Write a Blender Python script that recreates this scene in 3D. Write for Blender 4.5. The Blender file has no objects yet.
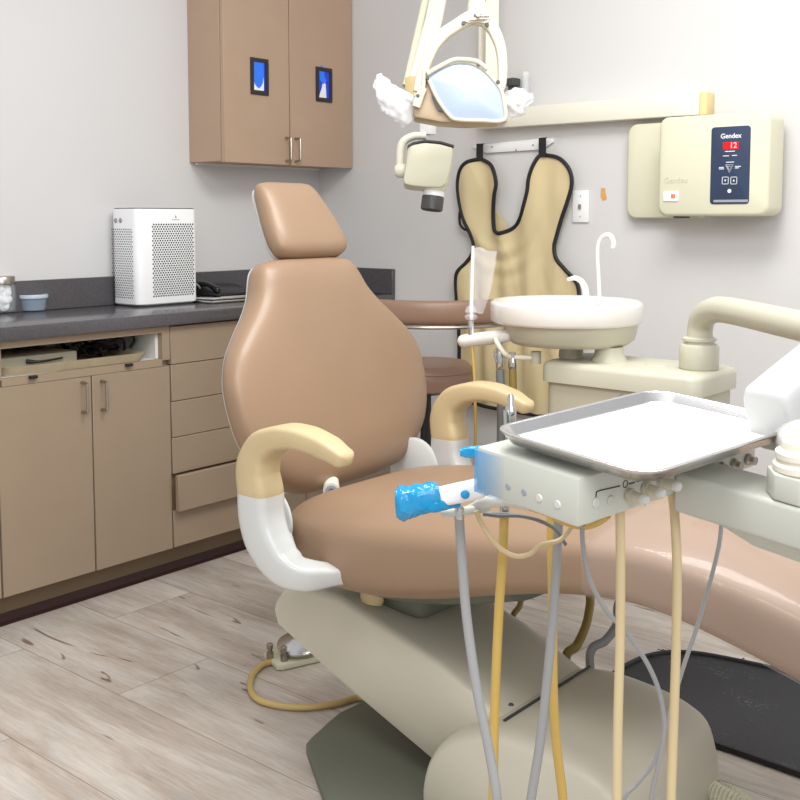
import bpy, bmesh, math, random
from mathutils import Vector, Matrix, noise
random.seed(7)
PI = math.pi
COL = bpy.context.scene.collection
V = Vector

# ---------------------------------------------------------------- camera model
CAM = V((3.2689, -3.3333, 1.2259)); YAW = -.6998; PIT = .0822; FOC = 1061.85; PPY = 304.7
FW = V((math.sin(YAW) * math.cos(PIT), math.cos(YAW) * math.cos(PIT), -math.sin(PIT)))
RT = V((math.cos(YAW), -math.sin(YAW), 0)); UP = RT.cross(FW)

def W(px, py, ax, v):
    """real-world point seen at (px,py) lying on the plane ax = v (metres); 'd' = distance along the view"""
    d = FW + RT * ((px - 400) / FOC) - UP * ((py - PPY) / FOC)
    t = v if ax == 'd' else (v - CAM['xyz'.index(ax)]) / d['xyz'.index(ax)]
    return CAM + d * t

# ---------------------------------------------------------------- materials
def lin(c):
    c /= 255.
    return c / 12.92 if c <= .04045 else ((c + .055) / 1.055) ** 2.4
def rgb(r, g, b): return (lin(r), lin(g), lin(b), 1)

def mat(name, col, rough=.5, metal=0., var=.06, vscale=6., bump=0., bscale=60., coat=0., spec=.5, trans=0., emis=None, estr=0., sss=0.):
    m = bpy.data.materials.new(name); m.use_nodes = True
    nt = m.node_tree; N = nt.nodes; L = nt.links; b = N['Principled BSDF']
    tc = N.new('ShaderNodeTexCoord')
    n = N.new('ShaderNodeTexNoise'); n.inputs['Scale'].default_value = vscale; n.inputs['Detail'].default_value = 4
    L.new(tc.outputs['Object'], n.inputs['Vector'])
    mx = N.new('ShaderNodeMix'); mx.data_type = 'RGBA'
    c = rgb(*col)
    mx.inputs[6].default_value = tuple(max(0, x * (1 - var)) for x in c[:3]) + (1,)
    mx.inputs[7].default_value = tuple(min(1, x * (1 + var)) for x in c[:3]) + (1,)
    L.new(n.outputs['Fac'], mx.inputs[0]); L.new(mx.outputs[2], b.inputs['Base Color'])
    b.inputs['Roughness'].default_value = rough; b.inputs['Metallic'].default_value = metal
    b.inputs['Coat Weight'].default_value = coat; b.inputs['Coat Roughness'].default_value = .15
    b.inputs['Specular IOR Level'].default_value = spec
    b.inputs['Transmission Weight'].default_value = trans
    if emis: b.inputs['Emission Color'].default_value = rgb(*emis); b.inputs['Emission Strength'].default_value = estr
    if bump:
        n2 = N.new('ShaderNodeTexNoise'); n2.inputs['Scale'].default_value = bscale; n2.inputs['Detail'].default_value = 3
        L.new(tc.outputs['Object'], n2.inputs['Vector'])
        bp = N.new('ShaderNodeBump'); bp.inputs['Strength'].default_value = bump; bp.inputs['Distance'].default_value = .002
        L.new(n2.outputs['Fac'], bp.inputs['Height']); L.new(bp.outputs[0], b.inputs['Normal'])
    return m

def film(name, col, alpha, rough=.12, bump=.6, bscale=25.):
    """thin clear plastic film"""
    m = mat(name, col, rough, var=.1, bump=bump, bscale=bscale)
    m.node_tree.nodes['Principled BSDF'].inputs['Alpha'].default_value = alpha
    return m

M = {}
M['leather'] = mat('leather', (149, 122, 98), .42, var=.10, vscale=3, bump=.12, bscale=260, coat=.03)
M['leather_brown'] = mat('leather_brown', (142, 112, 93), .4, var=.08, vscale=3, bump=.1, bscale=200)
M['laminate'] = mat('laminate', (154, 135, 114), .5, var=.05, vscale=9, bump=.05, bscale=300)
M['laminate_edge'] = mat('laminate_edge', (140, 116, 94), .5)
M['laminate_wall'] = mat('laminate_wall', (178, 151, 128), .45, var=.05, vscale=9)
M['toe'] = mat('toe', (116, 98, 74), .6)
M['cove'] = mat('cove', (52, 27, 26), .45)
M['counter'] = mat('counter', (84, 81, 84), .22, var=.35, vscale=170, bump=.03)
M['white_liner'] = mat('white_liner', (225, 224, 220), .5)
M['cream'] = mat('cream', (216, 213, 188), .35, var=.03)
M['cream_light'] = mat('cream_light', (230, 226, 210), .33, var=.03)
M['cream_yellow'] = mat('cream_yellow', (228, 205, 150), .4, var=.07)
M['pad'] = mat('pad', (198, 178, 138), .42, var=.12, vscale=9)
M['shell'] = mat('shell', (206, 208, 206), .25, var=.02, coat=.4)
M['base'] = mat('base', (202, 196, 178), .4, var=.05, bump=.06, bscale=200)
M['base_dark'] = mat('base_dark', (100, 103, 90), .5, var=.06)
M['unit'] = mat('unit', (194, 191, 172), .38, var=.03)
M['unit_body'] = mat('unit_body', (192, 187, 166), .45, var=.05)
M['grey_white'] = mat('grey_white', (208, 208, 202), .32, var=.02)
M['grey_unit'] = mat('grey_unit', (196, 198, 188), .36, var=.03)
M['white'] = mat('white', (242, 242, 242), .35, var=.01)
M['porcelain'] = mat('porcelain', (228, 224, 217), .22, var=.01, coat=.4)
M['paper'] = mat('paper', (250, 250, 250), .8, var=.01)
M['steel'] = mat('steel', (205, 203, 202), .26, metal=1., var=.06, vscale=14)
M['steel_bright'] = mat('steel_bright', (215, 215, 215), .16, metal=1.)
M['chrome'] = mat('chrome', (200, 200, 200), .12, metal=1.)
M['nickel'] = mat('nickel', (168, 160, 150), .3, metal=1.)
M['black'] = mat('black', (26, 26, 28), .45)
M['black_gloss'] = mat('black_gloss', (20, 20, 22), .2)
M['dark_grey'] = mat('dark_grey', (70, 70, 70), .4)
M['hose_grey'] = mat('hose_grey', (158, 158, 158), .42)
M['hose_grey_dark'] = mat('hose_grey_dark', (118, 120, 120), .42)
M['hose_yellow'] = mat('hose_yellow', (205, 172, 92), .38)
M['hose_tan'] = mat('hose_tan', (208, 188, 146), .42)
M['hose_olive'] = mat('hose_olive', (150, 128, 66), .42)
M['blue_film'] = film('blue_film', (14, 150, 205), .82, .15, .8, 60)
M['blue_film_thin'] = film('blue_film_thin', (110, 185, 235), .45, .15, .5, 40)
def grad_film():
    m = film('tint_film', (90, 175, 235), .5, .2, .3, 40); nt = m.node_tree; N = nt.nodes; L = nt.links; b = N['Principled BSDF']
    tc = N.new('ShaderNodeTexCoord'); d = N.new('ShaderNodeVectorMath'); d.operation = 'DOT_PRODUCT'
    L.new(tc.outputs['Generated'], d.inputs[0]); d.inputs[1].default_value = (1, 0, 0)
    r = N.new('ShaderNodeMapRange'); L.new(d.outputs['Value'], r.inputs[0]); r.inputs[1].default_value = 0; r.inputs[2].default_value = 1; r.inputs[3].default_value = .62; r.inputs[4].default_value = 0
    L.new(r.outputs[0], b.inputs['Alpha']); return m
M['tint_film'] = grad_film()
M['clear_film'] = film('clear_film', (238, 240, 242), .26, .08, .9, 45)
M['white_film'] = film('white_film', (232, 233, 235), .55, .2, 1., 50)
M['chair_film'] = film('chair_film', (225, 208, 200), .2, .07, .8, 7)
M['glass'] = film('glass', (225, 235, 238), .14, .03, .0)
M['tub'] = film('tub', (190, 212, 232), .30, .15, .0)
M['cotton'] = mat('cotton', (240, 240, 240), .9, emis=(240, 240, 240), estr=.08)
M['lens'] = mat('lens', (168, 183, 206), .35, var=.02, coat=.15)
M['lamp_cream'] = mat('lamp_cream', (206, 200, 180), .38, var=.03)
M['brown_bronze'] = mat('brown_bronze', (180, 160, 132), .4)
M['orange'] = mat('orange', (214, 160, 100), .7)
M['apron_trim'] = mat('apron_trim', (24, 24, 28), .6, bump=.3, bscale=300)
M['navy'] = mat('navy', (44, 58, 84), .3)
M['led'] = mat('led', (170, 5, 15), .3, emis=(215, 10, 30), estr=.6)
M['led_text'] = mat('led_text', (255, 150, 150), .3, emis=(255, 160, 165), estr=1.)
M['print_white'] = mat('print_white', (228, 230, 236), .5)
M['print_grey'] = mat('print_grey', (150, 155, 165), .5)
M['print_dark'] = mat('print_dark', (60, 62, 62), .5)
M['emboss'] = mat('emboss', (206, 203, 180), .4)
M['switch_red'] = mat('switch_red', (226, 120, 96), .35, emis=(235, 90, 60), estr=.25)
M['blue_emissive'] = mat('blue_emissive', (26, 62, 190), .4, var=.5, vscale=30, emis=(16, 50, 190), estr=.25)  # emission added to brighten the blue; the pane is no lamp
M['blue_mid'] = mat('blue_mid', (42, 112, 225), .4, emis=(30, 100, 220), estr=.25)  # glove blue, lifted by the same added emission
M['bronze_frame'] = mat('bronze_frame', (44, 38, 36), .4)
M['wood_tray'] = mat('wood_tray', (180, 167, 140), .5, var=.2, vscale=30)
M['device_beige'] = mat('device_beige', (196, 190, 168), .45)
M['green_chip'] = mat('green_chip', (30, 110, 92), .4)
M['greyblue'] = mat('greyblue', (128, 140, 148), .4)

def apron_mat():
    m = mat('apron_cloth', (214, 196, 152), .45, var=.1, vscale=5, bump=.9, bscale=8)
    return m
M['apron'] = apron_mat()

def mat_mat():
    m = mat('mat_rubber', (30, 30, 34), .55, bump=.5, bscale=180)
    nt = m.node_tree; N = nt.nodes; L = nt.links; b = N['Principled BSDF']
    tc = N.new('ShaderNodeTexCoord')
    v = N.new('ShaderNodeTexNoise'); v.inputs['Scale'].default_value = 120; v.inputs['Detail'].default_value = 2
    L.new(tc.outputs['Object'], v.inputs['Vector'])
    n = N.new('ShaderNodeTexNoise'); n.inputs['Scale'].default_value = 7
    L.new(tc.outputs['Object'], n.inputs['Vector'])
    mul = N.new('ShaderNodeMath'); mul.operation = 'MULTIPLY'
    L.new(v.outputs['Fac'], mul.inputs[0]); L.new(n.outputs['Fac'], mul.inputs[1])
    r = N.new('ShaderNodeValToRGB'); L.new(mul.outputs[0], r.inputs[0])
    r.color_ramp.elements[0].position = .36; r.color_ramp.elements[0].color = rgb(33, 33, 38)
    r.color_ramp.elements[1].position = .56; r.color_ramp.elements[1].color = rgb(104, 110, 134)
    L.new(r.outputs[0], b.inputs['Base Color'])
    return m
M['mat'] = mat_mat()

def wall_mat():
    m = mat('wall_paint', (214, 212, 211), .6, var=.025, vscale=1.6, bump=.12, bscale=90)
    return m
M['wall'] = wall_mat()
M['wall_b'] = mat('wall_paint_back', (214, 212, 210), .6, var=.025, vscale=1.4, bump=.12, bscale=90)
M['ceiling'] = mat('ceiling_paint', (225, 225, 222), .8)

def floor_mat():
    m = bpy.data.materials.new('vinyl_planks'); m.use_nodes = True
    nt = m.node_tree; N = nt.nodes; L = nt.links; b = N['Principled BSDF']
    tc = N.new('ShaderNodeTexCoord')
    mp = N.new('ShaderNodeMapping'); mp.inputs['Location'].default_value = (.21, 2.078, 0)
    L.new(tc.outputs['Object'], mp.inputs['Vector'])
    br = N.new('ShaderNodeTexBrick'); br.offset = .37; br.inputs['Scale'].default_value = 1
    br.inputs['Brick Width'].default_value = 1.22; br.inputs['Row Height'].default_value = .30
    br.inputs['Mortar Size'].default_value = .0011; br.inputs['Mortar Smooth'].default_value = .1
    br.inputs['Bias'].default_value = 0
    br.inputs['Color1'].default_value = (0, 0, 0, 1); br.inputs['Color2'].default_value = (1, 1, 1, 1); br.inputs['Mortar'].default_value = (.5, .5, .5, 1)
    L.new(mp.outputs[0], br.inputs['Vector'])
    # per-plank shifted coordinates
    sh = N.new('ShaderNodeVectorMath'); sh.operation = 'MULTIPLY_ADD'
    L.new(br.outputs['Color'], sh.inputs[0]); sh.inputs[1].default_value = (5.3, 3.1, 0)
    L.new(tc.outputs['Object'], sh.inputs[2])
    def nz(scale, sx, sy, det, dist=0., rough=.6):
        q = N.new('ShaderNodeMapping'); q.inputs['Scale'].default_value = (sx, sy, 1)
        L.new(sh.outputs[0], q.inputs['Vector'])
        n = N.new('ShaderNodeTexNoise'); n.inputs['Scale'].default_value = scale; n.inputs['Detail'].default_value = det
        n.inputs['Distortion'].default_value = dist; n.inputs['Roughness'].default_value = rough
        L.new(q.outputs[0], n.inputs['Vector']); return n
    a = nz(1, 1.6, 9, 8, .35, .68); g = nz(1, 9, 150, 5, .3, .7); k = nz(1, 1.6, 7, 2, 1.2); cr = nz(1, 1.8, 15, 3, 1.6)
    r1 = N.new('ShaderNodeValToRGB'); L.new(a.outputs['Fac'], r1.inputs[0])
    e = r1.color_ramp.elements
    e[0].position = .26; e[0].color = rgb(170, 154, 141); e[1].position = .74; e[1].color = rgb(229, 221, 212)
    x = e.new(.44); x.color = rgb(199, 186, 174); x = e.new(.56); x.color = rgb(216, 206, 196)
    r2 = N.new('ShaderNodeValToRGB'); L.new(g.outputs['Fac'], r2.inputs[0])
    r2.color_ramp.elements[0].position = .3; r2.color_ramp.elements[0].color = (.74, .72, .70, 1)
    r2.color_ramp.elements[1].position = .62; r2.color_ramp.elements[1].color = (1, 1, 1, 1)
    m1 = N.new('ShaderNodeMix'); m1.data_type = 'RGBA'; m1.blend_type = 'MULTIPLY'; m1.inputs[0].default_value = .8
    L.new(r1.outputs[0], m1.inputs[6]); L.new(r2.outputs[0], m1.inputs[7])
    # cool bleached blotches
    r3 = N.new('ShaderNodeValToRGB'); L.new(k.outputs['Fac'], r3.inputs[0])
    r3.color_ramp.elements[0].position = .55; r3.color_ramp.elements[0].color = (0, 0, 0, 1)
    r3.color_ramp.elements[1].position = .75; r3.color_ramp.elements[1].color = (.45, .45, .45, 1)
    m2 = N.new('ShaderNodeMix'); m2.data_type = 'RGBA'
    L.new(r3.outputs[0], m2.inputs[0]); L.new(m1.outputs[2], m2.inputs[6]); m2.inputs[7].default_value = rgb(206, 206, 202)
    # dark cracks along the grain
    r4 = N.new('ShaderNodeValToRGB'); L.new(cr.outputs['Fac'], r4.inputs[0])
    r4.color_ramp.elements[0].position = .30; r4.color_ramp.elements[0].color = (.42, .37, .33, 1)
    r4.color_ramp.elements[1].position = .335; r4.color_ramp.elements[1].color = (1, 1, 1, 1)
    m3 = N.new('ShaderNodeMix'); m3.data_type = 'RGBA'; m3.blend_type = 'MULTIPLY'; m3.inputs[0].default_value = 1
    L.new(m2.outputs[2], m3.inputs[6]); L.new(r4.outputs[0], m3.inputs[7])
    # plank tone
    hv = N.new('ShaderNodeMapRange'); L.new(br.outputs['Color'], hv.inputs[0]); hv.inputs[3].default_value = .87; hv.inputs[4].default_value = 1.06
    m4 = N.new('ShaderNodeVectorMath'); m4.operation = 'SCALE'
    L.new(m3.outputs[2], m4.inputs[0]); L.new(hv.outputs[0], m4.inputs['Scale'])
    m5 = N.new('ShaderNodeMix'); m5.data_type = 'RGBA'
    L.new(br.outputs['Fac'], m5.inputs[0]); L.new(m4.outputs[0], m5.inputs[6]); m5.inputs[7].default_value = rgb(128, 112, 102)
    L.new(m5.outputs[2], b.inputs['Base Color'])
    b.inputs['Roughness'].default_value = .42; b.inputs['Specular IOR Level'].default_value = .4
    bp = N.new('ShaderNodeBump'); bp.inputs['Strength'].default_value = .15; bp.inputs['Distance'].default_value = .002
    L.new(g.outputs['Fac'], bp.inputs['Height']); L.new(bp.outputs[0], b.inputs['Normal'])
    return m
M['floor'] = floor_mat()

# ---------------------------------------------------------------- mesh helpers
class MB:
    def __init__(s): s.v = []; s.f = []
    def add(s, vs, fs):
        o = len(s.v); s.v += [V(v) for v in vs]; s.f += [tuple(i + o for i in f) for f in fs]; return s
    def merge(s, other): return s.add(other.v, other.f)
    def xf(s, m): s.v = [m @ v for v in s.v]; return s

def box(x0, x1, y0, y1, z0, z1, bev=0., seg=2):
    bm = bmesh.new(); bmesh.ops.create_cube(bm, size=1)
    for v in bm.verts: v.co = V(((x0 + x1) / 2 + v.co.x * (x1 - x0), (y0 + y1) / 2 + v.co.y * (y1 - y0), (z0 + z1) / 2 + v.co.z * (z1 - z0)))
    if bev: bmesh.ops.bevel(bm, geom=bm.edges[:], offset=bev, segments=seg, profile=.5, affect='EDGES')
    return from_bm(bm)
def from_bm(bm):
    b = MB(); bm.verts.index_update(); b.add([v.co.copy() for v in bm.verts], [tuple(v.index for v in f.verts) for f in bm.faces]); bm.free(); return b
def frame(o, ex, ey, ez):
    m = Matrix.Identity(4)
    for i, a in enumerate((ex, ey, ez)):
        for j in range(3): m[j][i] = a[j]
    for j in range(3): m[j][3] = o[j]
    return m
def loft(rings, cap=True, closed=True):
    b = MB(); n = len(rings[0]); vs = [p for r in rings for p in r]; fs = []
    for i in range(len(rings) - 1):
        for j in range(n if closed else n - 1):
            k = (j + 1) % n
            fs.append((i * n + j, i * n + k, (i + 1) * n + k, (i + 1) * n + j))
    if cap:
        fs.append(tuple(reversed(range(n)))); fs.append(tuple((len(rings) - 1) * n + j for j in range(n)))
    return b.add(vs, fs)
def sell(c, eu, ev, a, b, n=2., k=28):
    out = []
    for i in range(k):
        t = 2 * PI * i / k; cu, su = math.cos(t), math.sin(t)
        out.append(V(c) + V(eu) * (a * math.copysign(abs(cu) ** (2 / n), cu)) + V(ev) * (b * math.copysign(abs(su) ** (2 / n), su)))
    return out
def smooth(pts, per=8):
    P = [V(p) for p in pts]; out = []
    if len(P) < 3: return P
    for i in range(len(P) - 1):
        a = P[i - 1] if i else P[0] * 2 - P[1]; b, c = P[i], P[i + 1]; d = P[i + 2] if i + 2 < len(P) else P[-1] * 2 - P[-2]
        for j in range(per):
            t = j / per
            out.append(.5 * (2 * b + (c - a) * t + (2 * a - 5 * b + 4 * c - d) * t * t + (3 * b - a - 3 * c + d) * t ** 3))
    out.append(P[-1]); return out
def interp(vals, n):
    out = []
    for i in range(n):
        t = i / (n - 1) * (len(vals) - 1); k = min(int(t), len(vals) - 2); f = t - k; f = f * f * (3 - 2 * f) if len(vals) > 2 else f
        out.append(vals[k] * (1 - f) + vals[k + 1] * f)
    return out
def tube(pts, r, k=12, sm=True, per=8, r2=None, ref=None, n=2., capround=False):
    P = smooth(pts, per) if sm else [V(p) for p in pts]
    R1 = interp(r, len(P)) if isinstance(r, (list, tuple)) else [r] * len(P)
    R2 = (interp(r2, len(P)) if isinstance(r2, (list, tuple)) else [r2] * len(P)) if r2 is not None else R1
    rings = []; prev = None
    for i, p in enumerate(P):
        t = (P[min(i + 1, len(P) - 1)] - P[max(i - 1, 0)]).normalized()
        if ref is not None: u = V(ref) - t * V(ref).dot(t); u.normalize()
        elif prev is None:
            u = t.orthogonal().normalized()
        else: u = (prev - t * prev.dot(t)).normalized()
        prev = u; w = t.cross(u)
        rings.append(sell(p, u, w, R1[i], R2[i], n, k))
        if capround and i in (0, len(P) - 1):
            sgn = -1 if i == 0 else 1; extra = []
            for q in (.35, .65, .85, .97):
                sc = math.sqrt(1 - q * q); extra.append(sell(p + t * (sgn * q * min(R1[i], R2[i])), u, w, R1[i] * sc, R2[i] * sc, n, k))
            if i == 0: rings = extra[::-1] + rings
            else: rings += extra
    return loft(rings)
def lathe(prof, o=(0, 0, 0), ax=(0, 0, 1), k=32, sx=1., sy=1., caps=True):
    az = V(ax).normalized(); ex = az.orthogonal().normalized() if abs(az.z) < .99 else V((1, 0, 0)); ey = az.cross(ex)
    rings = [[V(o) + az * h + ex * (r * sx * math.cos(2 * PI * i / k)) + ey * (r * sy * math.sin(2 * PI * i / k)) for i in range(k)] for r, h in prof]
    return loft(rings, cap=caps)
def prism(poly, ext, bev=0.):
    """polygon (world points) extruded by vector ext"""
    bm = bmesh.new(); vs = [bm.verts.new(V(p)) for p in poly]; f = bm.faces.new(vs)
    r = bmesh.ops.extrude_face_region(bm, geom=[f]); nv = [g for g in r['geom'] if isinstance(g, bmesh.types.BMVert)]
    bmesh.ops.translate(bm, verts=nv, vec=V(ext)); bmesh.ops.recalc_face_normals(bm, faces=bm.faces[:])
    if bev: bmesh.ops.bevel(bm, geom=bm.edges[:], offset=bev, segments=2, profile=.5, affect='EDGES')
    return from_bm(bm)
def rrect(x0, x1, y0, y1, r, z=0., k=6):
    out = []
    for cx, cy, a0 in ((x1 - r, y1 - r, 0), (x0 + r, y1 - r, 90), (x0 + r, y0 + r, 180), (x1 - r, y0 + r, 270)):
        for i in range(k + 1):
            a = math.radians(a0 + 90 * i / k); out.append(V((cx + r * math.cos(a), cy + r * math.sin(a), z)))
    return out

def obj(name, mb, material, parent=None, smooth_angle=40, kind=None, label=None):
    me = bpy.data.meshes.new(name); me.from_pydata([tuple(v) for v in mb.v], [], mb.f); me.update()
    bm = bmesh.new(); bm.from_mesh(me); bmesh.ops.recalc_face_normals(bm, faces=bm.faces[:]); bm.to_mesh(me); bm.free()
    me.materials.append(M[material] if isinstance(material, str) else material)
    o = bpy.data.objects.new(name, me); COL.objects.link(o)
    if smooth_angle:
        me.polygons.foreach_set('use_smooth', [True] * len(me.polygons)); me.set_sharp_from_angle(angle=math.radians(smooth_angle))
    if parent is not None:
        o.parent = parent; o.matrix_parent_inverse = parent.matrix_world.inverted()
    if kind: o['kind'] = kind
    if label: o['label'] = label
    return o
def thing(name, label, cat, loc=(0, 0, 0), group=None):
    o = bpy.data.objects.new(name, None); COL.objects.link(o); o.location = loc; o.empty_display_size = .05
    o.matrix_world = Matrix.Translation(V(loc))
    o['label'] = label; o['category'] = cat
    if group: o['group'] = group
    return o
def tag(o, label, cat, group=None):
    o['label'] = label; o['category'] = cat
    if group: o['group'] = group
    return o
def text_mb(body, size, o, ex, ey, depth=.0006, align='CENTER', bold=0.):
    c = bpy.data.curves.new('t', 'FONT'); c.body = body; c.size = size; c.align_x = align; c.align_y = 'CENTER'; c.extrude = depth; c.offset = bold
    ob = bpy.data.objects.new('t', c); COL.objects.link(ob)
    dg = bpy.context.evaluated_depsgraph_get(); me = bpy.data.meshes.new_from_object(ob.evaluated_get(dg))
    m = frame(o, ex, ey, V(ex).cross(V(ey)))
    b = MB().add([m @ v.co for v in me.vertices], [tuple(p.vertices) for p in me.polygons])
    bpy.data.objects.remove(ob); bpy.data.curves.remove(c); bpy.data.meshes.remove(me)
    return b

def many(*mbs):
    b = MB()
    for m in mbs: b.merge(m)
    return b

# ================================================================ setting
obj('floor', box(0, 5.2, -5.2, 0, -.05, 0), 'floor', kind='structure')
obj('wall_left', box(-.1, 0, -5.2, .1, 0, 2.75), 'wall', kind='structure')
wb = obj('wall_back', box(0, 5.2, 0, .1, 0, 2.75), 'wall_b', kind='structure')
chip = [W(601, 188, 'y', -.001), W(605, 188, 'y', -.001), W(605.5, 193, 'y', -.001), W(607, 199, 'y', -.001), W(603, 201, 'y', -.001), W(600.5, 197, 'y', -.001)]
obj('paint_chip', prism(chip, (0, .0008, 0)), 'orange', wb, label='small bare orange patch in the grey paint')

# ================================================================ base cabinets
CT = .91; FX = .413
YB = [(-2.36, -1.757), (-1.757, -1.134), (-1.134, -.50), (-.50, -.004)]
def handle(y, z0, z1, x, parent, name='handle'):
    p = [(x - .002, y, z0), (x + .026, y, z0 + .003), (x + .03, y, z0 + .012), (x + .03, y, z1 - .012), (x + .026, y, z1 - .003), (x - .002, y, z1)]
    return obj(name, tube(p, .0048, 8, per=4), 'nickel', parent)
def door(y0, y1, z0, z1, x, parent, name='door', m='laminate', hy=None, hz=None):
    d = obj(name, box(x - .018, x, y0 + .0022, y1 - .0022, z0, z1, .0015, 1), m, parent)
    if hy is not None: handle(hy, hz[0], hz[1], x, d)
    return d
def carcass(t, y0, y1, bay):
    ZT = CT - .042
    if not bay:
        return obj('carcass', box(.004, FX - .020, y0 + .001, y1 - .001, .105, ZT), 'laminate_edge', t)
    b = many(box(.004, FX - .020, y0 + .001, y1 - .001, .105, .752),
             box(.004, FX, y0 + .001, y0 + .017, .7525, ZT), box(.004, FX, y1 - .032, y1 - .001, .7525, ZT),
             box(.02, FX, y0 + .0175, y1 - .0325, .8445, ZT), box(FX - .02, FX, y0 + .0175, y1 - .0325, .733, .7565))
    c = obj('carcass', b, 'laminate', t)
    obj('bay_liner', many(box(.02, .03, y0 + .018, y1 - .033, .757, .843), box(.03, FX - .021, y1 - .044, y1 - .033, .757, .843), box(.03, FX - .021, y0 + .018, y1 - .045, .7525, .757)), 'white_liner', t)
    return c
# left neighbour, mostly out of frame
t = thing('base_cabinet', 'tan base cabinet at the far left, only a sliver of its door showing', 'cabinet', (0, -2.05, .105))
carcass(t, *YB[0], False); door(YB[0][0], YB[0][1], .107, .731, FX, t); door(YB[0][0], YB[0][1], .735, .866, FX, t, name='drawer')
# open bay + two doors
t = thing('base_cabinet', 'tan two door base cabinet with an open bay above its doors', 'cabinet', (0, -1.44, .105))
carcass(t, *YB[1], True)
door(YB[1][0], -1.438, .107, .7315, FX, t, hy=-1.474, hz=(.622, .716)); door(-1.438, YB[1][1], .107, .7315, FX, t, hy=-1.404, hz=(.620, .712))
for y_ in (-1.655, -1.315): obj('catch', box(FX, FX + .014, y_, y_ + .025, .748, .757, .002), 'black', t)
# drawer stack
t = thing('drawer_cabinet', 'tan drawer cabinet with six fronts, the fifth pulled slightly open', 'cabinet', (0, -.82, .105))
carcass(t, *YB[2], False)
zs = [.864, .7345, .6095, .486, .3615, .2365, .108]
for i in range(6):
    x = FX + (.03 if i == 4 else 0); z1, z0 = zs[i] - .0025, zs[i + 1] + (0 if i == 4 else .0)
    d = obj('drawer', box(x - .018, x, YB[2][0] + .003, YB[2][1] - .003, z0, z1, .0015, 1), 'laminate', t)
    if i == 4: obj('drawer_box', box(x - .05, x - .018, YB[2][0] + .02, YB[2][1] - .02, z0 + .015, z1 - .02), 'laminate_edge', d)
t = thing('corner_cabinet', 'tan corner base cabinet between the drawers and the back wall', 'cabinet', (0, -.25, .105))
carcass(t, *YB[3], False); door(YB[3][0], YB[3][1], .108, .864, FX, t)
obj('baseboard_left', many(box(.004, .3355, -2.4, -.004, 0, .104), box(.3355, .341, -2.4, -.004, .034, .104)), 'toe', kind='structure')
obj('baseboard_cove', loft([[V((.3415, y, .034)), V((.3355, y, .034)), V((.3355, y, .0005)), V((.358, y, .0005)), V((.346, y, .008))] for y in (-2.4, -.004)]), 'cove', kind='structure').name = 'trim_1'
# worktop
t = thing('countertop', 'dark speckled grey worktop with low backsplash along left wall', 'countertop', (0, -1.2, .87))
obj('worktop', box(.001, .438, -2.42, -.001, CT - .041, CT, .003, 2), 'counter', t)
obj('backsplash', box(.001, .021, -2.42, -.0215, CT + .0005, CT + .1035, .0015, 1), 'counter', t)
obj('backsplash', box(.001, .438, -.021, -.001, CT + .0005, CT + .1035, .0015, 1), 'counter', t)

# ================================================================ wall cabinet
t = thing('wall_cabinet', 'tan two door wall cabinet hung in the corner, glove windows in its doors', 'cabinet', (0, -.35, 1.43))
ZW = 1.431; ZE = 2.32; DX = .203
obj('carcass', box(.001, DX - .02, -.708, -.001, ZW + .004, ZE, .001, 1), 'laminate_wall', t)
obj('valance', box(.012, .03, -.69, -.02, ZW - .004, ZW + .0035), 'white_liner', t)
for y0, y1, wx0, wy0, wx1, wy1, hy in ((-.708, -.368, 250, 57, 268, 96, -.391), (-.368, -.002, 315.5, 66.5, 331.5, 103, -.340)):
    d = door(y0, y1, ZW, ZE, DX, t, m='laminate_wall')
    handle(hy, 1.447, 1.538, DX, d)
    a = W(wx0, wy0, 'x', DX); b = W(wx1, wy1, 'x', DX)
    ya, yb, za, zb = a.y, b.y, b.z, a.z
    fw = .016
    fr = many(box(DX, DX + .006, ya, yb, zb - fw, zb, .001), box(DX, DX + .006, ya, yb, za, za + fw, .001),
              box(DX, DX + .006, ya, ya + fw * .9, za + fw, zb - fw), box(DX, DX + .006, yb - fw * .9, yb, za + fw, zb - fw))
    f = obj('glove_window', fr, 'bronze_frame', d, label='small dark framed window with a blue pane')
    obj('pane', box(DX, DX + .002, ya + fw * .9, yb - fw * .9, za + fw, zb - fw), 'blue_emissive', f)
    ym = (ya + yb) / 2 + (0 if hy < -.36 else -.004); zz = za + fw
    if hy < -.36:
        obj('glove_stack', prism([(DX + .002, ym + q * .027 - .006, zz + s) for q, s in ((-1, .12), (1, .12), (1, .06), (.8, .03), (.3, .012), (-.3, .012), (-.8, .03), (-1, .06))], (.002, 0, 0)), 'blue_mid', f)
        obj('box_paper', prism([(DX + .002, ym + q * .027 - .006, zz + s) for q, s in ((-1, .001), (1, .001), (1, .055), (.7, .022), (0, .008), (-.7, .022), (-1, .05))], (.0012, 0, 0)), 'white', f)
    else:
        obj('box_paper', prism([(DX + .002, ym + a_ - .003, zz + s) for a_, s in ((-.022, .001), (.02, .001), (.016, .055), (.004, .075), (-.006, .04), (-.016, .018))], (.0012, 0, 0)), 'white', f)
        obj('glove_stack', prism([(DX + .002, ym + a_, zz + s) for a_, s in ((-.024, .11), (-.01, .13), (.004, .12), (.006, .09), (.018, .07), (.0, .055), (-.02, .07))], (.0016, 0, 0)), 'blue_mid', f)
p = W(298, 176, 'y', -.10)
t = tag(obj('cup_dispenser', many(lathe([(.02, -.045), (.021, -.04), (.022, .03), (.019, .036)], (p.x, -.10, 1.385), k=20)), 'greyblue'), 'small grey blue tube hanging under the wall cabinet near the corner', 'dispenser')

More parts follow.
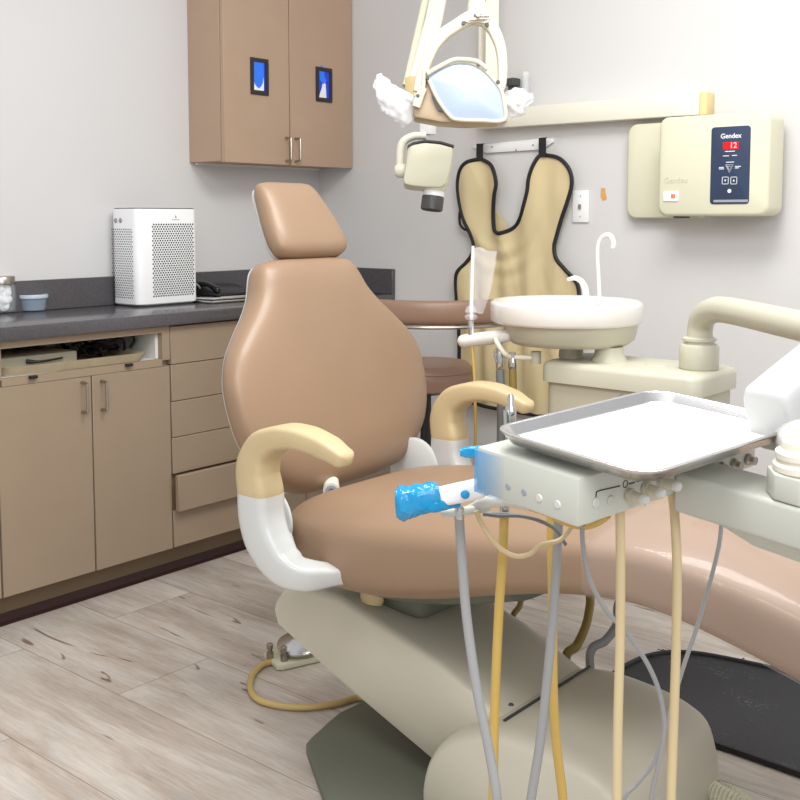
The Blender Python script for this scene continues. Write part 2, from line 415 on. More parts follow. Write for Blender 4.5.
# ================================================================ things on the worktop
# air purifier
t = thing('air_purifier', 'white box air purifier with perforated sides on the dark worktop', 'air purifier', (.09, -.95, CT))
PX0, PX1, PY0, PY1 = .024, .184, -1.088, -.820; ZB, ZT_ = CT + .006, 1.2575
bd = loft([rrect(PX0 + a, PX1 - a, PY0 + a, PY1 - a, .028, z) for a, z in ((.004, ZB), (.0, ZB + .004), (0, ZT_ - .006), (.002, ZT_ - .002))])
obj('housing', bd, 'white', t)
obj('top_panel', loft([rrect(PX0 + .003, PX1 - .003, PY0 + .003, PY1 - .003, .027, z) for z in (ZT_ - .002, ZT_ + .001)]), 'dark_grey', t)
obj('foot_ring', loft([rrect(PX0 + .008, PX1 - .008, PY0 + .008, PY1 - .008, .025, z) for z in (CT + .0005, ZB)]), 'dark_grey', t)
h = MB()
for r in range(32):
    z = CT + .036 + r * .0082
    for c in range(17):
        y = PY0 + .064 + c * .0108 + (.0054 if r % 2 else 0)
        if y > PY1 - .022: continue
        h.add([(PX1 + .0004, y + .0037 * math.cos(a), z + .0037 * math.sin(a)) for a in [k * PI / 3 for k in range(6)]], [(0, 1, 2, 3, 4, 5)])
obj('front_grille', h, 'black', t, smooth_angle=0, label='rows of small dark holes on the front')
h = MB()
for r in range(29):
    z = CT + .032 + r * .0086
    for c in range(13):
        x = PX0 + .010 + c * .0112 + (.0056 if r % 2 else 0)
        if x > PX1 - .03: continue
        h.add([(x + .0032 * math.cos(a), PY0 - .0004, z + .0032 * math.sin(a)) for a in [k * PI / 3 for k in range(6)]], [(0, 1, 2, 3, 4, 5)])
obj('side_grille', h, 'dark_grey', t, smooth_angle=0, label='rows of small holes on the side')
for x in (.058, .086):
    obj('finger_grip', lathe([(.0095, 0), (.008, .0012)], (x, PY0 - .0005, ZT_ - .043), (0, -1, 0), 18), 'hose_grey', t)
obj('emblem', many(prism([(PX1 + .0006, -.922 + a, ZT_ - .03 + b_) for a, b_ in ((-.004, -.004), (.004, -.004), (0, .006))], (.0006, 0, 0)), box(PX1, PX1 + .0008, -.94, -.906, ZT_ - .0415, ZT_ - .0395)), 'print_grey', t)
# closed silver laptop and black device
a = W(196, 302, 'z', CT); 
t = thing('laptop', 'closed silver laptop lying flat behind the air purifier', 'laptop', (.17, -.64, CT))
obj('base', box(.06, .26, -.822, -.47, CT + .001, CT + .011, .003, 2), 'steel', t)
obj('lid', box(.06, .26, -.822, -.47, CT + .0125, CT + .021, .003, 2), 'steel_bright', t)
t = thing('desk_phone', 'black desk phone sitting on the silver laptop', 'phone', (.14, -.68, CT + .021))
obj('body', prism([(.06, -.75, CT + .022), (.20, -.75, CT + .022), (.20, -.75, CT + .030), (.06, -.75, CT + .058)], (0, .2, 0), .003), 'black', t)
obj('handset', tube([(.08, -.735, CT + .062), (.13, -.733, CT + .062), (.185, -.735, CT + .045)], [.013, .009, .013], 12, capround=True), 'black_gloss', t)
tag(obj('cable', tube([(.12, -.835, CT + .075), (.12, -.80, CT + .072), (.11, -.765, CT + .06), (.1, -.745, CT + .045)], .0035, 8), 'hose_grey'), 'short pale cable arching between air purifier and black phone', 'cable')
tag(obj('cable', tube([(.05, -.45, CT + .005), (.07, -.40, CT + .03), (.06, -.33, CT + .05), (.09, -.28, CT + .02), (.07, -.22, CT + .006)], .004, 8), 'black'), 'black cable coiled on the worktop behind the headrest', 'cable')
# jar with cotton
c = W(2, 313, 'z', CT)
t = thing('glass_jar', 'glass jar of white cotton with metal lid at left edge', 'jar', (c.x, c.y, CT))
jc = (c.x, c.y, CT + .001)
obj('jar_body', lathe([(.036, 0), (.044, .006), (.046, .03), (.046, .085), (.043, .095), (.040, .095), (.042, .08), (.042, .01), (.03, .005)], jc), 'glass', t)
obj('lid', lathe([(.0445, .096), (.0445, .118), (.042, .121)], jc), 'nickel', t)
cb = MB()
for i in range(40):
    a_ = i * 2.4; q = .008 + random.random() * .018
    cb.merge(lathe([(.002, -.016), (.013, -.010), (.016, 0), (.013, .010), (.002, .016)], (c.x + q * math.cos(a_), c.y + q * math.sin(a_), CT + .022 + i * .0015), (math.cos(a_ * 2), .4, .6), 12))
obj('cotton', cb, 'cotton', t)
c = W(33, 311, 'z', CT)
t = thing('plastic_tub', 'small clear round plastic tub with lid beside the glass jar', 'tub', (c.x, c.y, CT))
obj('bowl', lathe([(.036, .0), (.040, .003), (.047, .046), (.045, .046), (.038, .005), (.03, .003)], (c.x, c.y, CT + .001)), 'tub', t)
M['tub_lid'] = film('tub_lid', (215, 228, 240), .75, .2, .0)
obj('lid', lathe([(.050, .044), (.051, .052), (.049, .056), (.03, .054)], (c.x, c.y, CT + .001)), 'tub_lid', t)

# contents of the open bay
t = thing('equipment_tray', 'pale shallow tray sliding out of the open bay', 'tray', (.25, -1.5, .757))
ty0, ty1 = -1.722, -1.215
rot = Matrix.Translation(V((.22, -1.47, 0))) @ Matrix.Rotation(math.radians(-1.5), 4, 'Z') @ Matrix.Translation(V((-.22, 1.47, 0)))
obj('tray_body', loft([rrect(.06 + a_, FX - .006 - a_, ty0 + a_, ty1 - a_, .03, z) for a_, z in ((.012, .7578), (.0, .785), (.005, .785), (.018, .763))]).xf(rot), 'wood_tray', t)
t = tag(obj('metal_box', box(.12, .34, -1.70, -1.44, .7645, .806, .004, 2), 'device_beige'), 'beige flat metal box lying on the pale tray in the open bay', 'box')
tag(obj('black_stylus', tube([(.345, -1.62, .79), (.36, -1.58, .787), (.352, -1.50, .79)], [.007, .004, .003], 8), 'black'), 'thin black stylus lying along the beige metal box', 'tool')
w = MB()
random.seed(3)
for i in range(4):
    y0 = -1.46 + i * .02; pts = []
    for j in range(7):
        pts.append((.16 + random.random() * .18, y0 + j * .03 * (1 if i % 2 else .8), .772 + random.random() * .05))
    w.merge(tube(pts, .005, 7, per=5))
tag(obj('cable_bundle', w, 'black'), 'tangle of black cables lying in right half of the open bay', 'cables')
tag(obj('cable_loop', tube([(.30, -1.21, .79), (.30, -1.195, .815), (.30, -1.215, .833), (.30, -1.255, .833), (.30, -1.27, .81), (.30, -1.25, .79)], .0045, 8), 'black_gloss'), 'single black cable loop at right end of the open bay', 'cable')

# ================================================================ air: rail, apron, switch, exposure control on the back wall
t = thing('equipment_rail', 'long cream wall rail with a yellowed end cap above the apron', 'rail', (1.3, -.03, 1.59))
obj('rail', box(.88, 1.774, -.06, -.001, 1.556, 1.626, .003, 2), 'cream_light', t)
obj('end_cap', box(1.7745, 1.80, -.061, -.001, 1.5545, 1.6275, .003, 2), 'cream_yellow', t)
obj('bracket', box(1.68, 1.72, -.055, -.01, 1.545, 1.555, .002), 'dark_grey', t)
t = thing('hanger_bracket', 'white flat wall hanger with two hooks holding the apron', 'hanger', (1.0, -.01, 1.48))
hp = [(W(472, 147, 'y', -.012)), (W(478, 145, 'y', -.012)), (W(545, 138, 'y', -.012)), (W(553, 138.5, 'y', -.012)), (W(553, 142, 'y', -.012)), (W(541, 149.5, 'y', -.012)), (W(486, 153, 'y', -.012))]
obj('plate', prism(hp, (0, .011, 0), .001), 'white', t)
for a_, b_ in ((492, 147), (516, 150), (533, 145)):
    q = W(a_, b_, 'y', -.012); obj('screw', lathe([(.004, 0), (.003, .002)], q, (0, -1, 0), 10), 'print_grey', t)
for a_ in (481, 543.5):
    q = W(a_, 146 if a_ < 500 else 141, 'y', -.012)
    obj('hook', tube([(q.x, -.013, q.z + .005), (q.x, -.03, q.z + .0), (q.x, -.038, q.z + .012)], .004, 8), 'white', t)

YA = -.034
ap_px = [(481, 159), (475, 160), (468, 162.5), (462.5, 168), (459, 177), (457.5, 190), (460, 207), (465, 221), (470, 232), (473, 243), (472, 254), (466, 263), (459.5, 271), (457, 280), (457, 300), (457.5, 330), (458, 364), (458.5, 398), (470, 402), (490, 407), (520, 413), (545, 416), (575, 418), (579, 400), (580, 350), (579, 310), (576, 285), (566, 271), (557, 259), (554, 247), (556, 236), (561, 219), (567, 202), (571.5, 186), (571, 174), (566, 164.5), (557, 157.5), (544, 155),
         (539, 157), (534, 167), (530.5, 179), (529, 191), (525, 206), (520, 219), (512, 228), (502, 233), (496, 232), (493.5, 226), (493.5, 212), (496, 196), (498.5, 184), (496, 172), (490.5, 164)]
AP = [W(a_, b_, 'y', YA) for a_, b_ in ap_px]
def inside(x, z, poly):
    c = False; n = len(poly)
    for i in range(n):
        a_, b_ = poly[i], poly[i - 1]
        if (a_.z > z) != (b_.z > z) and x < (b_.x - a_.x) * (z - a_.z) / (b_.z - a_.z) + a_.x: c = not c
    return c
def fold(x, z):
    s = (x - .98) * 62 * (1 - .35 * max(0, min(1, (z - .9) / .6))) + 3.5 * noise.noise(V((x * 3, 0, z * 2)))
    dr = abs(noise.noise(V((x * 9 + .6 * z, 2, z * 2.0)))) ** .6
    f = .0065 * math.sin(s * .9 + z * 3) + .012 * noise.noise(V((x * 8, 1, z * 2.6))) + .008 * (dr - .3) + .006 * noise.noise(V((x * 20, 4, z * 6)))
    # drapes fanning from the collar
    d = math.hypot(x - .98, z - 1.22)
    f += .004 * math.sin(d * 90) * math.exp(-((d - .16) / .07) ** 2) * max(0, min(1, (1.22 - z) / .1))
    return f
ax0 = min(p.x for p in AP); ax1 = max(p.x for p in AP); az0 = min(p.z for p in AP); az1 = max(p.z for p in AP)
st = .0055; nx = int((ax1 - ax0) / st) + 2; nz_ = int((az1 - az0) / st) + 2
g = MB(); idx = {}
def gv(i, j):
    if (i, j) not in idx:
        x = ax0 + i * st; z = az0 + j * st; idx[(i, j)] = len(g.v); g.v.append(V((x, YA + fold(x, z), z)))
    return idx[(i, j)]
for i in range(nx):
    for j in range(nz_):
        if inside(ax0 + (i + .5) * st, az0 + (j + .5) * st, AP): g.f.append((gv(i, j), gv(i + 1, j), gv(i + 1, j + 1), gv(i, j + 1)))
t = thing('lead_apron', 'tan lead apron with black trim hanging on the back wall', 'apron', (1.0, -.03, .5))
obj('cloth', g, 'apron', t, smooth_angle=180)
tr = [V((p.x, YA + fold(p.x, p.z) - .001, p.z)) for p in AP]
obj('trim', tube(tr + [tr[0]], .0075, 8, per=6), 'apron_trim', t)
for a_, y0_, y1_ in ((481, 144.5, 160), (543.5, 138.5, 157)):
    q0 = W(a_, y0_, 'y', -.034); q1 = W(a_, y1_, 'y', -.034)
    obj('strap', many(box(q1.x - .016, q1.x + .014, -.0425, -.0395, q1.z, q0.z), box(q1.x - .016, q1.x + .014, -.0425, -.030, q0.z, q0.z + .003)), 'apron_trim', t)
lp = [W(a_, b_, 'y', -.03) for a_, b_ in ((461, 207), (459.5, 215), (460, 224), (464, 229), (470, 230))]
obj('side_loop', tube(lp, .005, 8), 'apron_trim', t)
bf = [W(a_, b_, 'y', -.018) for a_, b_ in ((494, 207), (499, 215), (506, 224), (509, 231), (500, 235), (492, 232))]
obj('inner_flap', prism(bf, (0, .004, 0)), 'apron', t)
sw = thing('light_switch', 'white wall switch plate between apron and exposure control', 'switch', (1.31, 0, 1.26))
obj('plate', box(1.277, 1.343, -.008, -.001, 1.207, 1.321, .003, 2), 'white', sw)
obj('toggle', box(1.305, 1.315, -.016, -.0078, 1.256, 1.272, .002), 'nickel', sw)
for z_ in (1.228, 1.301): obj('screw', lathe([(.003, 0), (.002, .0012)], (1.31, -.008, z_), (0, -1, 0), 8), 'print_grey', sw)

t = thing('exposure_control', 'cream wall-mounted exposure control box with a navy keypad', 'control box', (1.85, -.07, 1.38))
def yprism(x0, x1, z0, z1, r, y0, y1, e=.006, taper=0.):
    """rounded box extruded along y from y1 (wall) to y0 (front)"""
    rings = []
    for a_, y in ((0, y1), (0, y0 + e), (e * .35, y0 + e * .3), (e, y0)):
        tp = taper * (y1 - y) / max(1e-6, y1 - y0)
        rings.append([V((p.x, y, p.y)) for p in rrect(x0 + a_, x1 - a_ + tp, z0 + a_, z1 - a_, r)])
    return loft(rings)
obj('back_plate', yprism(1.512, 1.80, 1.222, 1.540, .035, -.045, -.001), 'cream', t)
BX0, BX1, BZ0, BZ1, BY = 1.682, 2.046, 1.229, 1.545, -.155
obj('housing', yprism(BX0, BX1, BZ0, BZ1, .03, BY, -.046, .010), 'cream', t)
pz0, pz1 = W(730, 204, 'y', BY).z, W(730, 126.5, 'y', BY).z; px0, px1 = W(711, 165, 'y', BY).x, W(750, 165, 'y', BY).x
kp = obj('keypad', yprism(px0, px1, pz0, pz1, .010, BY - .003, BY + .002, .001), 'navy', t, label='navy keypad with red digits')
KY = BY - .0034
def kq(a_, b_): return W(a_, b_, 'y', KY)
q = kq(731, 136); obj('logo_text', text_mb('Gendex', .0205, (q.x, KY, q.z), (1, 0, 0), (0, 0, 1), bold=.0004), 'print_white', kp)
q0, q1 = kq(723, 150), kq(739, 141.5); ds = obj('display', box(q0.x, q1.x, KY - .001, KY, q0.z, q1.z), 'led', kp)
q = kq(733.5, 145.5); obj('digits', text_mb('12', .024, (q.x, KY - .0012, q.z), (1, 0, 0), (0, 0, 1), bold=.0004), 'led_text', ds)
pr = MB()
for x0, x1, y_ in ((725, 735, 151.5), (723, 729, 156), (732, 737, 155.5), (726, 734, 162.3), (719, 724, 167.5), (719, 724, 169), (735, 741, 166.5), (735, 739, 168)):
    a_, b_ = kq(x0, y_), kq(x1, y_); pr.merge(box(a_.x, b_.x, KY - .0005, KY, a_.z - .0012, a_.z + .0012))
def ring_px(cx, cz, hw, hh, wd):
    return many(box(cx - hw, cx + hw, KY - .0006, KY, cz + hh - wd, cz + hh), box(cx - hw, cx + hw, KY - .0006, KY, cz - hh, cz - hh + wd),
                box(cx - hw, cx - hw + wd, KY - .0006, KY, cz - hh, cz + hh), box(cx + hw - wd, cx + hw, KY - .0006, KY, cz - hh, cz + hh))
for cxp in (725.3, 733.8):
    q = kq(cxp, 180.5); pr.merge(ring_px(q.x, q.z, .0105, .0115, .0018)); s = .004 if cxp > 730 else -.004
    pr.merge(prism([(q.x - .0035, KY, q.z - s * .7), (q.x + .0035, KY, q.z - s * .7), (q.x, KY, q.z + s)], (0, -.0006, 0)))
q = kq(729.5, 168)
for k_ in (1., .55):
    tri = [V((q.x + a_ * k_, KY - .0003, q.z + b_ * k_)) for a_, b_ in ((-.012, .010), (.012, .010), (0, -.014))]
    pr.merge(tube(tri + [tri[0]], .0008, 5, sm=False))
q = kq(729.5, 191); pr.merge(lathe([(.0062, 0), (.0062, .0015)], (q.x, KY, q.z), (0, -1, 0), 16))
obj('key_symbols', pr, 'print_white', kp)
a_, b_ = kq(713.5, 201), kq(748, 199.5)
obj('fine_print', many(box(a_.x, b_.x, KY - .0005, KY, a_.z - .004, a_.z + .0035)), 'print_grey', kp)
q = W(676, 180.5, 'y', BY); obj('embossed_text', text_mb('Gendex', .026, (q.x, BY - .0005, q.z), (1, 0, 0), (0, 0, 1), depth=.001), 'emboss', t)
q0, q1 = W(663.5, 201.5, 'y', BY), W(678.5, 191.5, 'y', BY)
rk = obj('power_switch', box(q0.x, q1.x, BY - .004, BY + .001, q0.z, q1.z, .002), 'white', t)
obj('indicator', box((q0.x + q1.x) / 2 + .002, q1.x - .009, BY - .0048, BY - .0038, q0.z + .010, q1.z - .008), 'switch_red', rk)
q = W(683, 217.5, 'y', -.06); obj('cable_knob', box(q.x - .02, q.x + .02, -.09, -.05, q.z - .002, q.z + .008, .002), 'dark_grey', t)

# ================================================================ x-ray arm and tube head
t = thing('xray_machine', 'cream wall-mounted x-ray machine, its tube head hanging below the dental light', 'x-ray machine', (.98, -.1, 1.6))
a0 = W(493, 104, 'y', -.09); a1 = W(492.5, -95, 'y', -.09)
obj('mount', box(a0.x - .045, a0.x + .045, -.15, -.0605, 1.575, 1.655, .006), 'cream_light', t)
obj('upright', tube([(a0.x, -.105, 1.63), (a0.x, -.105, a1.z)], .033, 4, sm=False, r2=.033, ref=(1, 0, 0), n=6).merge(
    box(a0.x - .045, a0.x - .034, -.12, -.09, 1.66, a1.z)), 'cream_light', t)
b0 = W(456, -95, 'y', -.25); b1 = W(416, 86, 'y', -.55)
obj('elbow', tube([(a0.x, -.105, a1.z), b0], .03, 16, sm=False), 'cream_light', t)
obj('slanting_arm', tube([b0, W(434, 20, 'y', -.43), b1], .030, 24, sm=False, r2=.022, ref=RT, n=5), 'cream_light', t)
o2 = V((-.028, -.02, 0)); obj('lower_link', tube([b0 + o2, b1 + o2], .012, 12, sm=False, n=4), 'cream', t)
obj('joint_block', box(b1.x - .025, b1.x + .03, b1.y - .03, b1.y + .03, b1.z - .07, b1.z + .03, .006), 'cream_yellow', t)
c0 = W(428, 104, 'y', -.6); c1 = W(428, 135, 'y', -.6)
obj('coupler', many(tube([b1 + V((0, 0, -.04)), W(424, 100, 'y', -.6), c0], .02, 16), box(c0.x - .02, c0.x + .02, -.62, -.58, c1.z, c0.z + .02, .004)), 'white', t)
xm = t
D_ = 3.45
def pd(a_, b_, d_=D_): return W(a_, b_, 'd', d_)
outline = [(408, 146.5), (413, 144), (425, 142), (440, 143.5), (453.5, 147), (453, 156), (450.5, 170), (446, 184.5), (440, 187.5), (424, 187), (413, 186), (404, 184), (403.5, 178)]
hd = prism([pd(a_, b_, D_ - .07) for a_, b_ in outline], FW * .14, .008)
t = obj('tube_head', hd, 'cream', xm)
obj('top_lid', prism([pd(a_, b_, D_ - .072) for a_, b_ in ((407.5, 147), (413, 144), (425, 141.5), (440, 143), (454, 147), (454, 145), (441, 141.2), (425, 139.6), (413, 142), (407.5, 145.2))], FW * .144), 'dark_grey', t)
cdir = (pd(432, 212) - pd(436, 180)).normalized()
obj('barrel', lathe([(.050, 0), (.046, .06), (.040, .085), (.036, .095)], pd(437, 162, D_ - .02), cdir, 24), 'cream', t)
obj('collar', lathe([(.033, 0), (.034, .025)], pd(434.5, 188.5, D_ - .02), cdir, 24), 'white', t)
obj('cone', lathe([(.031, 0), (.036, .006), (.036, .046), (.030, .05), (.028, .046), (.028, .01)], pd(433.3, 195.5, D_ - .02), cdir, 24), 'dark_grey', t)
obj('yoke', tube([pd(426, 136), pd(414, 136), pd(404, 141), pd(400.5, 150), pd(400, 162), pd(399.5, 171)], [.012, .013, .014, .013, .012], 12), 'cream_light', xm)
obj('pivot_knob', lathe([(.018, -.02), (.024, -.012), (.024, .008), (.016, .018)], pd(400.5, 170.5), RT * -1, 20), 'cream_light', t)

# ================================================================ dental light
LD = 3.0
def ld(a_, b_, d_=LD): return W(a_, b_, 'd', d_)
t = thing('dental_light', 'cream overhead dental light with arched yoke and pale blue reflector', 'dental light', tuple(ld(477, 5)))
top = ld(477, 2)
yp = [ld(a_, b_) for a_, b_ in ((418, 92), (421, 78), (426, 63), (433, 48), (443, 35), (456, 26), (468, 19), (477, 16))]
obj('yoke', tube(yp, [.014]*8, 16, r2=[.015, .017, .016, .016, .018, .018, .020, .026], ref=FW, n=3.5).merge(
    tube([ld(a_, b_) for a_, b_ in ((477, 16), (487, 22), (495, 33), (500.5, 48), (502.5, 65), (502, 82), (500, 90))], [.014]*7, 16, r2=[.026, .020, .017, .015, .014, .013, .012], ref=FW, n=3.5)), 'lamp_cream', t)
obj('neck', tube([ld(478, 22), ld(477, 8), ld(476, -6), ld(474, -40), ld(472, -140), V((1.44, -.87, 2.74))], [.040, .028, .022, .024, .024, .024], 20, r2=[.03, .024, .022, .024, .024, .024]), 'lamp_cream', t)
obj('lower_clevis', tube([ld(423, 88, LD - .01), ld(419.5, 97, LD - .01), ld(416, 107, LD - .01)], .012, 12, r2=.01, ref=RT, n=4).merge(tube([ld(424, 70, LD - .015), ld(423.5, 84, LD - .015), ld(422, 96, LD - .015)], .006, 8)), 'lamp_cream', t)
hs = [(423, 73), (433, 67.5), (451, 59), (460, 58), (477, 60), (486, 68), (494, 78), (502, 88), (505, 100), (503, 119), (499, 122), (466, 123.5), (440, 122), (414, 117), (412.5, 109)]
obj('housing', prism([ld(a_, b_, LD + .0) for a_, b_ in hs], FW * .09, .008), 'brown_bronze', t)
rim = [(427, 76), (435, 70), (447, 64.5), (460, 62), (472, 63.5), (483, 69), (493, 79), (501, 90), (504.3, 104), (504, 120), (480, 120.5), (457, 119.5), (449, 115), (437, 98)]
rp = [ld(a_, b_, LD - .012) for a_, b_ in rim]
obj('rim', tube(rp + [rp[0]], .0058, 10, per=5), 'lamp_cream', t)
lens_in = prism([ld(a_, b_, LD - .010) for a_, b_ in rim], FW * .016)
# domed reflector
cx_ = sum(a_ for a_, b_ in rim) / len(rim); cy_ = sum(b_ for a_, b_ in rim) / len(rim)
rings = []
rs = smooth([V((a_, b_, 0)) for a_, b_ in rim + [rim[0]]], 4)[:-1]
for f_ in (1., .96, .85, .7, .5, .3, .12):
    rings.append([ld(cx_ + (q.x - cx_) * f_, cy_ + (q.y - cy_) * f_, LD - .010 - .014 * (1 - f_ ** 2.2)) for q in rs])
obj('reflector', loft(rings), 'lens', t, smooth_angle=80, label='pale blue glass reflector')
obj('visor_edge', tube([ld(a_, b_, LD - .018) for a_, b_ in ((427, 74), (437, 68), (452, 60.5), (462, 59.5), (477, 61.5), (487, 69))], .007, 10, per=4), 'lamp_cream', t)
obj('yoke_plate', prism([ld(a_, b_, LD - .02) for a_, b_ in ((464, 21), (468, 13), (470, 6), (481, 5), (485, 13), (490, 22), (484, 23.5), (477, 22), (469, 23))], FW * .02, .003), 'lamp_cream', t)
obj('knob', lathe([(.012, 0), (.012, .006), (.007, .008), (.006, .016)], ld(477.5, 16, LD - .022), -FW, 16).merge(tube([ld(478, 16.5, LD - .04), ld(489, 16.5, LD - .045)], .003, 8, sm=False)), 'nickel', t, label='chrome toggle switch')
for a_, b_ in ((463.5, 23), (487, 25), (498, 82), (427.5, 78), (418, 96), (478.5, 64.5)): obj('screw', lathe([(.006, 0), (.005, .003)], ld(a_, b_, LD - .018), -FW, 12), 'dark_grey', t)
obj('vent', prism([ld(a_, b_, LD - .008) for a_, b_ in ((431, 95), (436, 99), (448, 114), (438, 110))], -FW * .004), 'print_dark', t)
for a_, b_, c_, d_ in ((414, 100, 398, 92), (505, 104, 520, 96)):
    obj('handle', tube([ld(a_, b_, LD + .03), ld(c_, d_, LD + .03)], .012, 14, sm=False, capround=True), 'white', t)

def bag(name, pts, r, label):
    P = smooth([V(p) for p in pts], 8); n_ = len(P); R_ = interp(r, n_); rings = []
    for i, p in enumerate(P):
        tt = (P[min(i + 1, n_ - 1)] - P[max(i - 1, 0)]).normalized(); u = (FW - tt * FW.dot(tt)).normalized(); w_ = tt.cross(u); ring = []
        for k_ in range(36):
            a_ = 2 * PI * k_ / 36
            rr = R_[i] * (1 + .28 * noise.noise(V((math.cos(a_) * 2.2, math.sin(a_) * 2.2, i * .35 + len(label)))) + .1 * math.sin(a_ * 5 + i * .5))
            ring.append(p + u * (rr * .55 * math.cos(a_)) + w_ * (rr * math.sin(a_)))
        rings.append(ring)
    return tag(obj(name, loft(rings), 'white_film', smooth_angle=60), label, 'plastic cover')
bag('plastic_cover', [ld(379, 74, LD + .03), ld(382, 84, LD + .03), ld(389, 97, LD + .03), ld(399, 108, LD + .03), ld(410, 122, LD + .04)], [.008, .024, .034, .036, .024], 'crumpled white plastic cover over the left handle of the dental light')
bag('plastic_cover', [ld(506, 116, LD + .04), ld(512, 106, LD + .03), ld(520, 100, LD + .03), ld(533, 98, LD + .03)], [.022, .04, .036, .012], 'crumpled white plastic cover over the right handle of the dental light')
q0 = W(508.5, 79, 'y', -.03); q1 = W(518, 86, 'y', -.03)
tag(obj('film_holder', many(box(q0.x, q1.x, -.055, -.012, q1.z, q0.z, .004), box(q0.x + .008, q1.x - .008, -.045, -.022, 1.6265, q1.z + .001, .002)), 'dark_grey'), 'small dark block on the wall rail behind the right plastic cover', 'holder')
q = W(525.5, 100, 'y', -.032)
tag(obj('clear_tube', lathe([(.014, 0), (.014, .128), (.012, .128), (.012, .004)], (q.x, -.032, 1.6268), (0, 0, 1), 16), 'clear_film'), 'clear upright plastic tube beside the right plastic cover', 'tube')

# ================================================================ assistant stool
SX, SY = .96, -.45
t = thing('assistant_stool', 'brown padded stool with curved torso rest near the back wall', 'stool', (SX, SY, 0))
obj('seat', lathe([(.05, .630), (.145, .630), (.160, .637), (.168, .665), (.166, .70), (.148, .720), (.05, .727), (.0005, .727)], (SX, SY, 0), k=48), 'leather_brown', t)
obj('seat_piping', lathe([(.1665, .692), (.170, .695), (.1665, .698), (.163, .695)], (SX, SY, 0), k=48), 'leather_brown', t)
arc = [(SX + .02 + .30 * math.cos(math.radians(a_)), SY + .02 + .30 * math.sin(math.radians(a_)), .919) for a_ in range(200, 372, 12)]
obj('torso_rest', tube(arc, .040, 20, per=3, r2=.022, ref=(0, 0, 1), n=2.6, capround=True).merge(MB()), 'leather_brown', t)
obj('rest_bracket', tube([(p[0], p[1], .872) for p in arc[1:-1]], .006, 8, per=3, r2=.014, ref=(0, 0, 1), n=4), 'nickel', t)
obj('support_rod', tube([(SX + .02, SY + .32 - .62, .870), (SX + .02, SY - .22, .80), (SX + .01, SY - .05, .62)], .010, 10), 'nickel', t)
obj('column', lathe([(.026, .10), (.026, .40), (.019, .401), (.019, .62), (.06, .61), (.09, .629)], (SX, SY, 0), k=24), 'black', t)
lg = thing  # five-star base
for i in range(5):
    a_ = 2 * PI * i / 5 + .3; ex = V((math.cos(a_), math.sin(a_), 0)); c_ = V((SX, SY, 0))
    l = obj('leg', tube([c_ + ex * .02 + V((0, 0, .115)), c_ + ex * .14 + V((0, 0, .10)), c_ + ex * .26 + V((0, 0, .07))], [.022, .018, .013], 12), 'black', t)
    ey = V((-ex.y, ex.x, 0)); w_ = c_ + ex * .262 + V((0, 0, .0265)) 
    obj('caster', lathe([(.018, -.022), (.0255, -.018), (.0255, .018), (.018, .022)], w_, ey, 18), 'black_gloss', l)

# ================================================================ dental chair
CY = -1.45; A5 = math.radians(5)
ROT = Matrix.Translation(V((1.6, -1.46, 0))) @ Matrix.Rotation(A5, 4, 'Z') @ Matrix.Translation(V((-1.6, 1.46, 0)))
chair = thing('dental_chair', 'tan leather dental patient chair in the middle of the room', 'dental chair', (2.0, -1.46, 0))
# backrest
BP = V((1.462, -1.398, .570)); BT = math.radians(15)
eu = ROT.to_3x3() @ V((-math.sin(BT), 0, math.cos(BT))); et = ROT.to_3x3() @ V((0, 1, 0)); en = eu.cross(et) * -1
if en.x < 0: en = -en
def backloft(stations, th, dish, grow=0., n0=0., ex=3.):
    rings = []
    for s, w_, h_ in stations:
        w_ += grow; ring = []
        for k_ in range(64):
            a_ = 2 * PI * k_ / 64; c_, s_ = math.cos(a_), math.sin(a_)
            tt = w_ * math.copysign(abs(c_) ** (2 / ex), c_); nn = th * h_ * math.copysign(abs(s_) ** (2 / ex), s_)
            ring.append(BP + eu * s + et * tt + en * (nn + n0 + dish * (tt / .33) ** 2 * h_))
        rings.append(ring)
    return loft(rings)
st_ = [(-.012, .10, .15), (-.004, .19, .5), (.015, .235, .75), (.05, .29, .92), (.10, .336, 1), (.16, .364, 1), (.22, .374, 1), (.28, .372, 1), (.34, .346, 1), (.39, .300, 1), (.44, .246, 1), (.48, .212, 1), (.52, .193, .95), (.545, .180, .82), (.56, .158, .6), (.567, .12, .2)]
def densify(st_, per=4):
    P = smooth([V(s_) for s_ in st_], per); return [(p.x, max(.02, p.y), max(.03, min(1, p.z))) for p in P]
bk = obj('backrest', backloft(densify(st_), .062, .022), 'leather', chair, smooth_angle=180)
shell_st = [(s_, w_ * .97 - .012, h_) for s_, w_, h_ in st_]
obj('back_shell', backloft(densify([(s_ , w_, h_) for s_, w_, h_ in shell_st]), .040, .022, .0, -.034, 2.6), 'shell', chair, smooth_angle=180)
# headrest
HP = BP + eu * .562 + en * .02; HA = math.radians(-15); hu = (eu * math.cos(HA) + en * math.sin(HA)).normalized(); hn = (en * math.cos(HA) - eu * math.sin(HA))
hst = [(.0, .06, .15), (.006, .108, .6), (.025, .133, .9), (.06, .137, 1), (.10, .131, 1), (.15, .119, .95), (.192, .110, .8), (.215, .100, .5), (.221, .078, .1)]
def headloft(st, th, dish, grow=0., n0=0.):
    rings = []
    for s, w_, h_ in densify(st):
        ring = []
        for k_ in range(56):
            a_ = 2 * PI * k_ / 56; c_, s_ = math.cos(a_), math.sin(a_)
            tt = (w_ + grow) * math.copysign(abs(c_) ** (2 / 3.2), c_); nn = th * h_ * math.copysign(abs(s_) ** (2 / 2.6), s_)
            ring.append(HP + hu * s + et * (tt + .028) + hn * (nn + n0 + dish * (tt / .14) ** 2))
        rings.append(ring)
    return loft(rings)
hr = obj('headrest', headloft(hst, .045, .008), 'leather', chair, smooth_angle=180)
